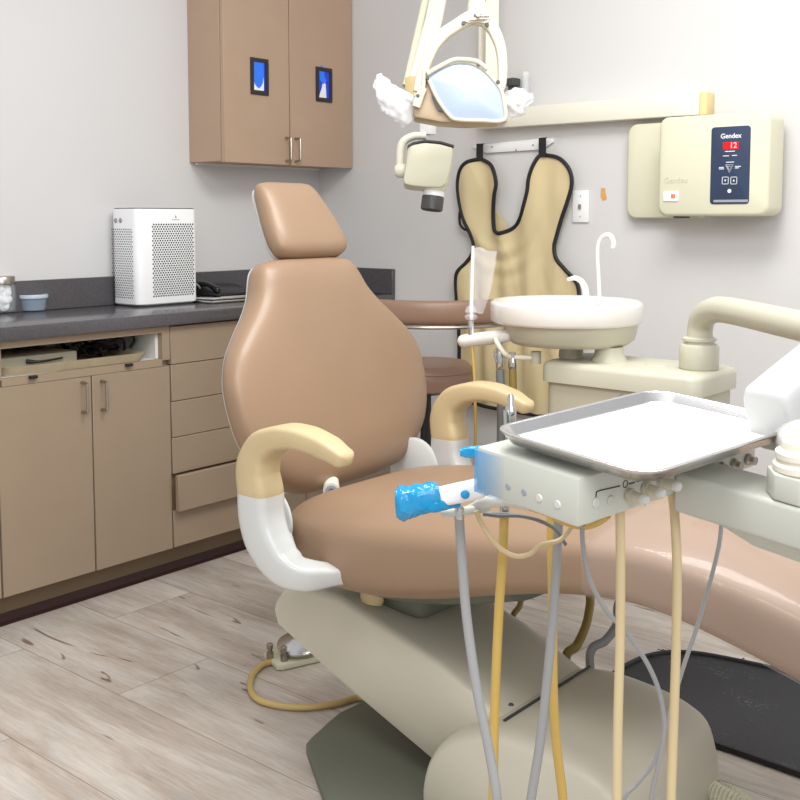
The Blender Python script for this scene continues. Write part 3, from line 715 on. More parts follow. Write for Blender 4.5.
obj('headrest_shell', headloft([(s_, w_ * .88, h_) for s_, w_, h_ in hst], .03, .008, 0, -.026), 'shell', hr, smooth_angle=180)
obj('headrest_bar', tube([HP - eu * .22 - en * .07 + et * .02, HP - eu * .05 - en * .065 + et * .02, HP + hu * .09 - hn * .05 + et * .02], .02, 12, r2=.008, ref=et, n=4), 'steel', hr)
# seat: closed rounded cushion running from hips to feet
sst = [(1.535, .12, .545, .495), (1.545, .20, .568, .470), (1.57, .255, .588, .448), (1.62, .290, .604, .430), (1.72, .310, .618, .418), (1.85, .316, .630, .424), (2.0, .318, .645, .455), (2.15, .318, .662, .500),
       (2.30, .318, .684, .540), (2.42, .316, .698, .556), (2.52, .314, .697, .548), (2.62, .312, .680, .526), (2.74, .310, .652, .494), (2.9, .305, .605, .448), (3.05, .29, .555, .405), (3.15, .26, .52, .39), (3.19, .21, .49, .40), (3.205, .14, .47, .42)]
def seatloft(sts, grow=0., per=4, ex=3.8, x0=0, x1=9):
    P1 = smooth([V((a_, b_, 0)) for a_, b_, c_, d_ in sts], per); P2 = smooth([V((a_, c_, d_)) for a_, b_, c_, d_ in sts], per); rings = []
    for p, q in zip(P1, P2):
        if not x0 <= p.x <= x1: continue
        zc = (q.y + q.z) / 2; hh = (q.y - q.z) / 2 + grow
        rings.append(sell((p.x, -1.455, zc), (0, 1, 0), (0, 0, 1), p.y + grow, hh, ex, 64))
    return loft(rings)
obj('seat', seatloft(sst), 'leather', chair, smooth_angle=180)
obj('seat_pan', seatloft([(a_, b_ - .09, c_ - .06, d_ - .03) for a_, b_, c_, d_ in sst[3:8]], 0), 'base_dark', chair, smooth_angle=60)
# armrests
def armrest(y, dx, name_label):
    pa = [(1.63, .648), (1.622, .70), (1.645, .748), (1.70, .776), (1.76, .782), (1.82, .773), (1.868, .757)]
    sh = [(1.60, 0), ]
    P = lambda l: [V((a_ + dx, y, b_)) for a_, b_ in l]
    arm = obj('armrest', tube(P(pa), [.038, .037, .036, .036, .034, .030, .024], 24, per=6, r2=[.043, .040, .033, .026, .023, .021, .017], ref=(0, 1, 0), n=4.4, capround=True), 'pad', chair, smooth_angle=70, label='yellowed curved arm pad')
    sl = [(1.630, .647, 0), (1.631, .605, 0), (1.643, .564, 0), (1.668, .530, 0), (1.70, .504, .002), (1.735, .488, .022), (1.775, .480, .095)]
    obj('arm_bracket', tube([V((a_ + dx, y + c_ * (1 if y < -1.46 else -1), b_)) for a_, b_, c_ in sl], [.038, .037, .036, .035, .033, .030, .022], 28, per=6, r2=[.0435, .044, .045, .042, .036, .028, .018], ref=(0, 1, 0), n=4.6), 'shell', chair, smooth_angle=70, label='glossy white curved arm bracket')
    return arm
armrest(-1.842, 0, ''); armrest(-1.135, -.04, '')
# recline hinges
for y, dx in ((-1.762, -.03), (-1.17, -.09)):
    c_ = V((1.60 + dx, y, .60)); 
    arc = [c_ + V((.10 * math.cos(a_), 0, .11 * math.sin(a_) - .05)) for a_ in [math.radians(q) for q in (200, 170, 140, 110, 80, 50, 20, -10)]]
    hg = obj('recline_plate', lathe([(.0005, -.008), (.072, -.008), (.08, -.003), (.08, .003), (.072, .008), (.0005, .008)], c_ + V((-.01, 0, -.04)), (0, 1, 0), 40), 'shell', chair)
    obj('hinge_boss', lathe([(.03, 0), (.03, .012), (.02, .016), (.018, .010), (.0005, .010)], c_ + V((.055, -.008, -.075)), (0, -1, 0), 24), 'shell', hg)
q = W(331, 484, 'y', -1.50)
obj('back_hinge', tube([q + V((-.05, .05, .0)), q, q + V((.035, -.035, -.004))], .020, 18, sm=False).merge(tube([q + V((-.03, .03, .06)), q + V((-.01, .01, 0))], .014, 10, sm=False)), 'cream_light', chair)
obj('hinge_bolt', lathe([(.015, 0), (.015, .006), (.008, .006), (.008, .001)], q + V((.037, -.037, -.004)), (1, -1, 0), 16), 'print_grey', chair)
# under-seat lift column and boot
obj('lift_cradle', box(1.60, 1.86, -1.58, -1.38, .34, .47, .03, 3), 'base_dark', chair)
obj('yellowed_cap', lathe([(.026, 0), (.03, .01), (.03, .06)], W(372, 596, 'y', -1.60) - V((0, 0, .015)), (0, 0, 1), 20, 1.1, .6), 'pad', chair)
# swinging lift arm: slanted beam, profile in XZ, swept across Y with rounded shoulders
def beam(prof, ys, inset):
    rings = []
    for y, ins in ys:
        cx_ = sum(p[0] for p in prof) / len(prof); cz_ = sum(p[1] for p in prof) / len(prof)
        rings.append([V((p[0] + (cx_ - p[0]) * 0, y, p[1] - (ins if p[2] else -ins * .3))) for p in prof])
    return loft(rings)
bp_ = [(1.466, .258, 0), (1.455, .288, 0), (1.458, .322, 1), (1.482, .352, 1), (1.53, .372, 1), (1.66, .375, 1), (1.80, .340, 1), (1.95, .298, 1), (2.10, .232, 1), (2.30, .14, 1), (2.30, .04, 0), (2.05, .062, 0), (1.93, .085, 0), (1.70, .165, 0)]
obj('lift_arm', beam(bp_, [(-1.642, .016), (-1.640, .010), (-1.634, .004), (-1.625, 0), (-1.36, 0), (-1.335, .003), (-1.32, .008), (-1.312, .016)], 0), 'base', chair, smooth_angle=50)
# lower housing
def hous():
    rings = []
    pr_ = [(1.955, .0), (1.95, .06), (1.965, .12), (2.0, .17), (2.05, .205), (2.12, .235), (2.2, .243), (2.3, .236), (2.36, .222), (2.40, .196), (2.42, .14), (2.43, .07), (2.433, .0)]
    P = smooth([V((a_, b_, 0)) for a_, b_ in pr_], 4)
    for y, ins in ((-1.712, .05), (-1.706, .030), (-1.695, .014), (-1.68, .004), (-1.66, 0), (-1.36, 0), (-1.33, .006), (-1.31, .02), (-1.30, .04)):
        cx_ = 2.21
        rings.append([V((p.x + (cx_ - p.x) * ins * 1.5, y, max(0.012, p.y * (1 - ins * 1.9) ))) for p in P])
    return loft(rings)
obj('lower_housing', hous(), 'base', chair, smooth_angle=45)
obj('housing_seam', tube([(2.128, y, .2385) for y in (-1.66, -1.5, -1.33)], .0035, 6, sm=False), 'print_dark', chair, label='dark seam across the base cover')
# floor plate
fp = [W(a_, b_, 'z', .03) for a_, b_ in ((306, 742), (319, 729), (356, 703), (440, 690))] + [V((2.60, -1.28, .03)), V((2.62, -1.72, .03)), V((1.86, -1.86, .03)), V((1.80, -1.825, .03))]
fp2 = smooth([V((p.x, p.y, 0)) for p in fp + [fp[0]]], 3)[:-1]
obj('floor_plate', prism([(p.x, p.y, .001) for p in fp2], (0, 0, .026), .004), 'base_dark', chair)
obj('plate_label', prism([W(a_, b_, 'z', .262) for a_, b_ in ((452, 648), (470, 641), (489, 655), (471, 662))], (0, 0, .001)), 'base_dark', chair)
for a_, b_ in ((417, 648), (461, 621), (511, 705)): obj('cover_bolt', lathe([(.006, 0), (.004, .003)], W(a_, b_, 'z', .30 if b_ < 700 else .262), (0, 0, 1), 10), 'print_dark', chair)
obj('junction_pipe', tube([(2.46, -1.60, .09), (2.49, -1.61, .08), (2.51, -1.62, .05)], .02, 14), 'cream', chair)
# clear foot cover
fc = seatloft([(a_, b_, c_, d_) for a_, b_, c_, d_ in sst], .0045, x0=2.36)
tag(obj('foot_cover', fc, 'chair_film', smooth_angle=180), 'clear glossy plastic cover pulled over the foot end of the chair', 'plastic cover')

# ================================================================ cuspidor unit
t = thing('cuspidor', 'cream cuspidor unit with white basin behind the chair', 'cuspidor', (1.95, -.86, .5))
HX0, HX1, HY0, HY1 = 1.785, 2.205, -.985, -.76
obj('lid', loft([rrect(HX0 - .012 + a_, HX1 + .012 - a_, HY0 - .012 + a_, HY1 + .012 - a_, .035, z) for a_, z in ((.0, .800), (0, .838), (.004, .848), (.014, .853))]), 'unit', t, smooth_angle=50)
obj('body', loft([rrect(HX0 + a_, HX1 - a_, HY0 + a_, HY1 - a_, .03, z) for a_, z in ((.01, .53), (0, .54), (0, .7995))]), 'unit_body', t)
obj('support_arm', tube([(1.95, -.87, .56), (1.95, -.90, .46), (1.95, -1.02, .43), (1.95, -1.30, .42)], .045, 20, n=3), 'unit_body', t)
bc = W(566, 313, 'y', -.86); BCX, BCY = bc.x + .0, -.86
dr = ROT.to_3x3()
zb1 = W(566, 298.5, 'y', -1.04).z
bs = obj('basin', lathe([(.150, .944), (.196, .944), (.201, .947), (.203, .952), (.2045, .992), (.202, .999), (.194, 1.003), (.180, 1.001), (.12, .975), (.05, .955), (.0005, .953)], (BCX, BCY, 0), k=64, caps=False), 'porcelain', t, smooth_angle=50)
obj('basin_base', lathe([(.10, .884), (.155, .889), (.172, .902), (.182, .9435)], (BCX + .012, BCY, 0), k=56), 'unit', t)
q = W(575, 353, 'y', -.86); obj('neck', lathe([(.034, -.003), (.03, .034)], (q.x, -.88, .856), k=28), 'unit', t)
q = W(611, 352, 'y', -.87); obj('neck', lathe([(.048, -.003), (.038, .016), (.036, .034)], (q.x, -.88, .856), k=28), 'unit', t)
q = W(657, 361, 'y', -.87); obj('access_disc', lathe([(.03, 0), (.029, .0015)], (q.x, -.87, .853), k=28), 'unit', t)
# water spouts
s0 = W(600, 296, 'y', -.74); pts = [V((s0.x, -.74, .985))] + [W(a_, b_, 'y', -.74) for a_, b_ in ((598.5, 275), (597.5, 255), (599, 242), (604.5, 235.5), (610.5, 236), (613.5, 243), (613, 248))]
obj('cup_filler', tube(pts, [.0055, .0055, .0055, .006, .0075, .0075, .007], 12), 'porcelain', t)
pts = [W(586, 297, 'y', -.80)] + [W(a_, b_, 'y', -.80) for a_, b_ in ((585, 288), (581, 281), (575, 278), (568, 279.5))]
obj('rinse_spout', tube(pts, [.0095, .009, .008, .007, .005], 12), 'porcelain', t)
obj('sticker', prism([(W(a_, b_, 'y', HY0 - .001)) for a_, b_ in ((607, 405), (622, 393), (625, 401), (622, 405))], (0, .001, 0)), 'hose_grey', t, label='small pale sticker')
# assistant holder
hp0, hp1 = W(464, 341, 'y', -1.02), W(500, 336.5, 'y', -1.0)
obj('holder_arm', tube([hp0, W(480, 339, 'y', -1.01), hp1, W(515, 334, 'y', -.98)], [.0185, .0185, .019, .016], 20, capround=True), 'porcelain', t)
obj('holder_wire', tube([W(495, 338, 'y', -1.03), W(499, 346, 'y', -1.03), W(505, 354, 'y', -1.02), W(512, 357, 'y', -1.0), W(538, 358, 'y', -.97)], .007, 10), 'cream_light', t)
obj('holder_cup', lathe([(.014, -.02), (.014, .012)], W(536, 356, 'y', -.97), k=16), 'unit', t)

# suction tip in a clear sleeve
t = thing('saliva_ejector', 'white suction tip standing in a clear plastic sleeve', 'suction tip', tuple(W(471, 330, 'y', -1.02)))
obj('tip', tube([W(471.5, 333, 'y', -1.02), W(471.5, 300, 'y', -1.02), W(472.5, 262, 'y', -1.02), W(473, 246, 'y', -1.02)], [.0055, .005, .0045, .004], 12), 'white', t)
obj('valve', lathe([(.008, -.03), (.008, -.012), (.016, -.008), (.018, .0), (.010, .006), (.017, .012), (.014, .022), (.008, .028)], W(471, 316, 'y', -1.02), k=20), 'clear_film', t)
obj('collar', lathe([(.007, -.035), (.007, .01)], W(471, 323, 'y', -1.02), k=14), 'steel', t)
slv = [W(a_, b_, 'y', -1.02) for a_, b_ in ((468.5, 311), (469, 270), (473.5, 248), (477, 247), (484, 251), (493, 251), (491.5, 262), (487, 290), (479, 314))]
obj('sleeve', prism(slv, (.006, .012, 0), .002), 'clear_film', t)
def hose(name, pts, r, m, label, cat='hose', per=8):
    return tag(obj(name, tube(pts, r, 12, per=per), m), label, cat)
hose('suction_tube', [W(472, 345, 'y', -1.02), W(474.5, 380, 'y', -1.02), W(475.5, 430, 'y', -1.02), W(475.5, 475, 'y', -1.0), V((1.60, -.99, .53)), V((1.72, -.96, .50)), V((1.83, -.92, .56))], .0042, 'hose_yellow', 'thin yellow tube hanging straight below the suction tip', 'tube')
t = thing('suction_valve', 'chrome suction valve hanging at the left edge of the basin', 'valve', tuple(W(499, 355, 'y', -1.02)))
obj('valve_body', lathe([(.008, 0), (.010, .01), (.0105, .05), (.008, .055), (.008, .075)], W(499.5, 370, 'y', -1.02), (0, 0, 1), 16), 'chrome', t)
obj('lever', tube([W(497, 362, 'y', -1.03), W(495, 353, 'y', -1.03), W(497, 349, 'y', -1.03)], .004, 8), 'chrome', t)
hose('suction_hose', [W(500, 370, 'y', -1.02), W(501, 400, 'y', -1.02), W(501, 440, 'y', -1.02), W(501, 480, 'y', -1.02), V((1.70, -1.0, .48)), V((1.80, -.95, .47)), V((1.87, -.90, .56))], .0115, 'hose_grey_dark', 'dark grey hose hanging below the chrome suction valve')
t = tag(obj('hose_coupling', lathe([(.010, 0), (.0115, .004), (.0115, .022), (.007, .03), (.009, .045)], W(512.5, 369, 'y', -1.0), (0, 0, 1), 16), 'chrome'), 'chrome syringe coupling hanging under the white basin', 'coupling')
hose('syringe_hose', [W(512.5, 369, 'y', -1.0), W(513, 385, 'y', -1.0), W(513, 410, 'y', -1.0), W(512, 450, 'y', -1.0), V((1.74, -.98, .50)), V((1.84, -.93, .48)), V((1.91, -.88, .56))], .0105, 'hose_olive', 'olive yellow hose hanging below the chrome syringe coupling')
# post + tube to the delivery system
pb = V((2.158, -.868, .853))
t = thing('delivery_unit', 'off white dental delivery unit, its knob-fronted box carried by a jointed arm from the cuspidor', 'delivery unit', tuple(pb))
obj('post_collar', lathe([(.046, 0.0005), (.048, .004), (.048, .056), (.044, .062), (.036, .063), (.036, .068), (.041, .07), (.041, .076), (.034, .08)], pb, k=32), 'unit', t)
tp = [pb + V((0, 0, .075)), pb + V((.002, 0, .105)), V((2.172, -.880, .982)), V((2.210, -.912, 1.003)), V((2.275, -.965, 1.010)), V((2.507, -1.18, 1.008)), V((2.87, -1.52, 1.004))]
obj('swing_tube', tube(tp, .031, 24, per=8), 'unit', t, smooth_angle=80)
EL = V((2.89, -1.54, .97))
obj('elbow_joint', lathe([(.04, 0), (.045, .005), (.045, .27), (.04, .278)], EL, k=28), 'grey_white', t)
B0 = W(768, 424, 'd', 1.27); B1 = V((2.91, -1.60, 1.19)); bd_ = (B1 - B0).normalized()
B0b = B0 + bd_ * .01
side = bd_.cross(V((0, 0, 1))).normalized(); upv = side.cross(bd_)
rings = []
for s_, sc_ in ((0, .80), (.004, .92), (.012, 1.), (.06, 1.), (.49, .85), (.5, .8)):
    rings.append(sell(B0 + bd_ * s_, side, upv, .034 * sc_, .044 * sc_, 5, 40))
M['arm_white'] = mat('arm_white', (192, 192, 190), .4)
obj('spring_arm', loft(rings), 'arm_white', t, smooth_angle=50)

# ================================================================ delivery unit
YW, TU, TV = math.radians(-10.2), math.radians(-3.3), math.radians(2.7)
eu_ = V((math.cos(YW) * math.cos(TU), math.sin(YW) * math.cos(TU), math.sin(TU)))
ev_ = V((-math.sin(YW) * math.cos(TV), math.cos(YW) * math.cos(TV), math.sin(TV))); ev_ = (ev_ - eu_ * ev_.dot(eu_)).normalized()
ew_ = eu_.cross(ev_)
DM = frame(V((2.7725, -2.349, .957)) - eu_ * .0923 - ew_ * .957, eu_, ev_, ew_)
def lb(u0, u1, v0, v1, z0, z1, bev=0., seg=2): return box(u0, u1, v0, v1, z0, z1, bev, seg).xf(DM)
def lp_(u, v, z): return DM @ V((u, v, z))
ZB0, ZB1 = .877, .934
du = t
cbx = obj('control_box', lb(-.163, 0, .0015, .353, ZB0, ZB1, .004, 2), 'grey_unit', t)
obj('neck_arm', lb(.0005, .46, .174, .252, .857, .906, .006, 3).merge(loft([[lp_(u, v, z) for v, z in ((.182, .860), (.244, .860), (.232, .860 - dz), (.195, .860 - dz))] for u, dz in ((.03, .003), (.10, .022), (.46, .030))])), 'grey_unit', t, smooth_angle=30)
qu, qv = .147, .214
hx = [lp_(qu + .042 * math.cos(a_), qv + .042 * math.sin(a_), .9065) for a_ in [math.radians(22.5 + 45 * k_) for k_ in range(8)]]
obj('pivot_base', prism(hx, ew_ * .030, .003), 'grey_unit', t)
obj('pivot_collar', lathe([(.034, 0), (.036, .002), (.036, .008), (.032, .011), (.032, .014), (.034, .016), (.034, .022), (.028, .026), (.027, .034)], lp_(qu, qv, .937), ew_, k=32), 'cream_light', t)
obj('pivot_neck', tube([lp_(qu, qv, .960), B0 + bd_ * .04 - upv * .038], [.028, .026], 24, sm=False), 'grey_white', t)
# face line and knobs on +u face
def pq(a_, b_): return W_face(a_, b_)
fn_ = eu_; fp_ = lp_(.0006, 0, 0)
def W_face(a_, b_):
    d = FW + RT * ((a_ - 400) / FOC) - UP * ((b_ - PPY) / FOC); return CAM + d * ((fp_ - CAM).dot(fn_) / d.dot(fn_))
for pl_ in (((596, 497), (596.5, 492), (600, 490.5), (620, 486)), ((637, 481.5), (659, 476), (660.5, 478.5)), ((671.5, 474), (672.5, 471), (694, 466.5))):
    obj('panel_line', tube([pq(*p_) for p_ in pl_], .0008, 6, sm=False), 'print_dark', cbx)
ct_ = pq(625.5, 484); obj('panel_symbol', tube([ct_ + ev_ * (.0042 * math.cos(a_)) + ew_ * (.0042 * math.sin(a_)) for a_ in [k_ * PI / 6 for k_ in range(13)]], .0005, 5, sm=False), 'print_dark', cbx)
tx_ = MB()
for x_ in (630.5, 633.5):
    c_ = pq(x_, 483.5 - (x_ - 630) * .25); tx_.merge(prism([c_ + ev_ * a_ + ew_ * b_ for a_, b_ in ((-.0026, -.0008), (.0026, -.0008), (.0026, .0008), (-.0026, .0008))], eu_ * .0004))
obj('panel_caption', tx_, 'print_dark', cbx)
obj('button', lathe([(.006, 0), (.005, .001)], pq(596, 503), eu_, 16), 'grey_white', cbx)
obj('button', lathe([(.006, 0), (.005, .0012)], pq(610.5, 500.5), eu_, 16), 'grey_unit', cbx)
for a_, b_ in ((628.5, 494.5), (645, 488), (661, 481.5)):
    o_ = pq(a_, b_)
    k_ = obj('knob', lathe([(.0078, 0), (.0082, .003), (.0078, .006), (.0062, .006), (.0062, .018), (.0055, .021), (.003, .022)], o_, eu_, 18), 'device_beige', cbx)
    obj('knob', lathe([(.0062, .0195), (.0066, .024), (.0045, .027)], o_, eu_, 16), 'grey_white', cbx)
for a_, b_ in ((721, 467.5), (733.5, 464), (747.5, 459)):
    obj('knob', lathe([(.0075, 0), (.0075, .004), (.0055, .006), (.0055, .012)], pq(a_, b_), eu_, 16), 'nickel', cbx)
    c_ = pq(a_, b_ - 9.5); obj('knob_caption', prism([c_ + ev_ * p_ + ew_ * r_ for p_, r_ in ((-.006, -.0008), (.006, -.0008), (.006, .0008), (-.006, .0008))], eu_ * .0004), 'print_dark', cbx)
for u_ in (-.108, -.082): obj('plug', lathe([(.0045, 0), (.0035, .001)], lp_(u_, .0015, .897), -ev_, 14), 'print_grey', cbx)
for u_ in (-.058, -.030): obj('plug', lathe([(.005, 0), (.004, .0015)], lp_(u_, .0015, .8965), -ev_, 14), 'grey_white', cbx)
obj('barrier_film', lb(-.1645, -.115, -.0003, .02, ZB0 - .0006, ZB1 - .004, .001), 'tint_film', cbx, label='blue film wrapped over the left corner')
# handpiece holder bar under the box
hb = [W(a_, b_, 'd', d_) for a_, b_, d_ in ((470, 509, 1.43), (485, 503, 1.42), (505, 499, 1.42), (525, 503, 1.42), (545, 503, 1.44))]
obj('holder_bar', tube(hb, [.006, .0085, .010, .009, .008], 16, capround=True), 'grey_white', t)
obj('holder_bar', tube([W(a_, b_, 'd', 1.50) for a_, b_ in ((478, 508), (490, 500), (505, 492), (520, 495))], .0065, 12), 'grey_white', t)
obj('holder_clip', tube([W(a_, b_, 'd', 1.42) for a_, b_ in ((441, 513), (455, 512), (478, 509), (490, 507))], [.005, .0065, .0065, .005], 12, r2=.004, n=3), 'grey_unit', t)
obj('holder_clip', tube([W(a_, b_, 'd', 1.46) for a_, b_ in ((484, 514), (500, 514), (515, 515))], .0032, 10), 'hose_grey_dark', t)

# instrument tray
t = thing('instrument_tray', 'shiny steel instrument tray lined with white paper', 'tray', tuple(lp_(-.03, .17, .935)))
TU0, TU1, TV0, TV1 = -.143, .0923, .0, .3245
def rr(a_, z): return [DM @ p for p in rrect(TU0 + a_, TU1 - a_, TV0 + a_, TV1 - a_, .036 - a_ * .5, z, 10)]
obj('foot_pad', many(*[lb(a_, a_ + .02, b_, b_ + .02, .9345, .945, .002) for a_, b_ in ((-.12, .04), (-.03, .04), (-.12, .25), (-.03, .25))]), 'dark_grey', t)
obj('tray_pan', loft([rr(.014, .9455), rr(.011, .9462), rr(.003, .957), rr(.0, .9595), rr(.0, .961), rr(.003, .962), rr(.007, .9605), rr(.012, .9495), rr(.016, .9478)]), 'steel', t, smooth_angle=60)
tag(obj('tray_paper', loft([rr(.018, .9484), rr(.018, .9490)]), 'paper'), 'plain white paper liner lying in the steel instrument tray', 'paper')

# blue-wrapped air-water syringe handle
t = thing('handpiece', 'white handpiece half wrapped in crinkled blue film beside delivery unit', 'handpiece', tuple(W(440, 500, 'd', 1.40)))
h0, h1 = W(437, 497.5, 'd', 1.39), W(478, 488.5, 'd', 1.39)
obj('body', tube([W(432, 499, 'd', 1.388), h0, h1], [.0115, .0125, .013], 20, sm=False, r2=[.012, .0135, .0145], ref=UP, n=3.5, capround=True), 'white', t)
def crumple(pts, r, asp=.7, seed=0):
    P = smooth([V(p) for p in pts], 6); n_ = len(P); R_ = interp(r, n_); rings = []
    for i, p in enumerate(P):
        tt = (P[min(i + 1, n_ - 1)] - P[max(i - 1, 0)]).normalized(); u = (FW - tt * FW.dot(tt)).normalized(); w_ = tt.cross(u)
        rings.append([p + u * (R_[i] * asp * m_ * math.cos(a_)) + w_ * (R_[i] * m_ * math.copysign(abs(math.sin(a_)) ** .7, math.sin(a_)))
                      for a_ in [2 * PI * k_ / 32 for k_ in range(32)] for m_ in [1 + .16 * noise.noise(V((math.cos(a_) * 3, math.sin(a_) * 3, i * .7 + seed)))]])
    return loft(rings)
obj('film_wrap', crumple([W(396, 503.5, 'd', 1.38), W(402, 503, 'd', 1.38), W(415, 500.5, 'd', 1.385), W(438, 496, 'd', 1.39)], [.018, .022, .0200, .0190], .95), 'blue_film', t, smooth_angle=35, label='crinkled bright blue film')
obj('film_tail', crumple([W(420, 508, 'd', 1.375), W(436, 506, 'd', 1.375), W(460, 505, 'd', 1.39)], [.006, .008, .003], .5, 4).merge(
    crumple([W(420, 494, 'd', 1.40), W(450, 487, 'd', 1.40), W(482, 480, 'd', 1.405)], [.004, .004, .004], .6, 9)), 'blue_film', t, smooth_angle=35)
obj('button', lathe([(.004, 0), (.006, .004), (.003, .006)], W(465, 494, 'd', 1.372), -FW, 12), 'blue_film', t)
tag(obj('blue_wrap', crumple([W(460, 452.5, 'd', 1.40), W(470, 452, 'd', 1.40), W(484, 450, 'd', 1.40)], [.005, .0075, .0065], .7, 2), 'blue_film', smooth_angle=35), 'small piece of blue film behind the delivery unit corner', 'plastic wrap')
t = thing('chrome_handpiece', 'slim chrome handpiece standing upright at the left end of the tray', 'handpiece', tuple(W(510, 430, 'd', 1.47)))
obj('handpiece_body', lathe([(.0055, -.02), (.0068, 0), (.0078, .009), (.0078, .027), (.0045, .031), (.0045, .043), (.0028, .046)], W(510.5, 427, 'd', 1.47), k=18), 'chrome', t)
obj('stem', tube([W(510.5, 428, 'd', 1.47), W(510.5, 445, 'd', 1.47), lp_(-.15, .06, .925)], .0045, 10), 'hose_grey_dark', t)
obj('lever', tube([W(505.5, 424, 'd', 1.46), W(505, 410, 'd', 1.46)], .0025, 8, sm=False), 'chrome', t)

# hoses hanging below (each hangs down, loops out of frame and returns to the unit)
def ph(lst): return [W(a_, b_, 'd', d_) for a_, b_, d_ in lst]
def loop(a_, b_, z):
    m_ = (a_ + b_) / 2; return [V((a_.x, a_.y, z + .10)), V((a_.x * .75 + b_.x * .25, a_.y * .75 + b_.y * .25, z + .015)), V((m_.x, m_.y, z)), V((a_.x * .25 + b_.x * .75, a_.y * .25 + b_.y * .75, z + .015)), V((b_.x, b_.y, z + .10))]
L1 = ph([(459, 515, 1.42), (462, 560, 1.42), (467, 620, 1.42), (477, 690, 1.41), (489, 750, 1.40), (497, 800, 1.39)])
R1_ = ph([(531, 800, 1.45), (539, 750, 1.45), (545, 700, 1.45), (551, 640, 1.45), (556, 570, 1.45), (559, 512, 1.46)])
hose('instrument_hose', L1 + loop(L1[-1], R1_[0], .30) + R1_, .0065, 'hose_grey', 'light grey hose looping down from the blue wrapped handpiece')
L2 = ph([(504.5, 508, 1.47), (503, 550, 1.47), (499, 610, 1.47), (495, 700, 1.47), (493, 800, 1.47)])
R2_ = ph([(563, 800, 1.50), (556, 740, 1.50), (553, 680, 1.50), (552.5, 600, 1.51), (551, 510, 1.52)])
hose('instrument_hose', L2 + loop(L2[-1], R2_[0], .26) + R2_, .0066, 'hose_yellow', 'yellow hose looping down behind the light grey hose')
L3 = ph([(620, 508, 1.27), (620.5, 560, 1.27), (620, 640, 1.27), (618, 720, 1.27), (617, 800, 1.27)])
R3_ = ph([(671, 800, 1.30), (673, 740, 1.30), (676, 650, 1.30), (677, 570, 1.30), (675, 520, 1.31), (672, 490, 1.31)])
hose('instrument_hose', L3 + loop(L3[-1], R3_[0], .34) + R3_, .0058, 'hose_tan', 'tan hose looping down from the front edge of the delivery unit')
obj('connector', lathe([(.005, 0), (.0065, .004), (.0065, .018), (.004, .022)], W(459.5, 521, 'd', 1.42), k=14), 'steel', du)
obj('connector', lathe([(.005, 0), (.0065, .004), (.0065, .018), (.004, .022)], W(504.5, 513, 'd', 1.47), k=14), 'steel', du)
hose('thin_tube', ph([(582, 515, 1.40), (583, 545, 1.40), (590, 580, 1.40), (606, 610, 1.41), (628, 635, 1.42), (648, 665, 1.42), (660, 695, 1.42), (664, 730, 1.42), (658, 765, 1.42), (651, 800, 1.42)]) + [W(650, 850, 'd', 1.42)], .0032, 'hose_grey', 'thin grey tube curling down left of the tan hoses', 'tube')
hose('thin_tube', ph([(722, 515, 1.48), (719, 545, 1.48), (708, 590, 1.48), (696, 630, 1.48), (684, 665, 1.48), (672, 705, 1.48), (664, 735, 1.48), (652, 765, 1.48), (636, 785, 1.48), (624, 800, 1.48)]) + [W(615, 850, 'd', 1.48)], .0030, 'hose_grey', 'thin grey tube slanting down from beneath the delivery neck', 'tube')
hose('thin_tube', ph([(476, 511, 1.41), (482, 524, 1.41), (490, 537, 1.41), (501, 549, 1.41), (515, 556, 1.41), (530, 554, 1.41), (541, 545, 1.42), (560, 540, 1.43), (572, 526, 1.43), (578, 515, 1.43)]), .0034, 'hose_tan', 'short pale tube drooping in a shallow curve below the holder bar', 'tube')
hose('thin_tube', ph([(483, 514, 1.44), (500, 516, 1.44), (520, 516, 1.44), (540, 521, 1.44), (556, 530, 1.44), (566, 545, 1.44)]), .0026, 'hose_grey_dark', 'thin dark grey tube arching right below the holder bar', 'tube')
hose('thin_tube', ph([(530, 508, 1.42), (548, 514, 1.42), (565, 523, 1.42), (585, 527, 1.40), (600, 522, 1.38), (608, 516, 1.36)]), .0038, 'hose_yellow', 'short yellow tube curving beneath the near corner of the delivery unit', 'tube')

# floor hoses behind the base
hose('floor_hose', [V((1.86, -1.12, .50))] + [W(a_, b_, 'd', d_) for a_, b_, d_ in ((524, 560, 2.75), (523, 588, 2.7), (520, 605, 2.66), (514, 624, 2.62))] + [V((1.95, -1.22, .12)), V((2.0, -1.25, .03))], .0075, 'hose_olive', 'olive hose dropping behind the chair base on the left')
hose('floor_hose', [V((2.05, -1.1, .48))] + [W(a_, b_, 'd', d_) for a_, b_, d_ in ((592, 585, 2.55), (590, 605, 2.53), (586, 625, 2.50), (577, 645, 2.47), (566, 660, 2.45))] + [V((2.06, -1.25, .08))], .0105, 'hose_olive', 'olive hose curving down beside the rear corner of the base')
hose('floor_hose', [V((2.15, -1.08, .46))] + [W(a_, b_, 'd', d_) for a_, b_, d_ in ((620, 600, 2.45), (618, 622, 2.43), (606, 640, 2.42), (590, 655, 2.42))] + [V((2.1, -1.24, .09))], .0100, 'hose_grey', 'grey hose curving down to the rear corner of the base')
# junction: corrugated hose
P = [V((2.60, -1.40, .05)), V((2.66, -1.46, .05)), V((2.72, -1.55, .05)), V((2.78, -1.70, .05)), V((2.83, -1.9, .05))]
q0 = W(708, 790, 'z', .07)
P = [V((2.50, -1.36, .06)), q0, W(735, 800, 'z', .05), W(765, 830, 'z', .04), W(800, 870, 'z', .04)]
Ps = smooth(P, 24); rings = []
for i, p in enumerate(Ps):
    tt = (Ps[min(i + 1, len(Ps) - 1)] - Ps[max(i - 1, 0)]).normalized(); u = V((0, 0, 1)); w_ = tt.cross(u).normalized()
    r_ = .020 if i % 2 else .024; rings.append(sell(p, w_, u, r_, r_, 2, 20))
tag(obj('corrugated_hose', loft(rings), 'cream', smooth_angle=20), 'ribbed cream hose on the floor at the right of the chair base', 'hose')

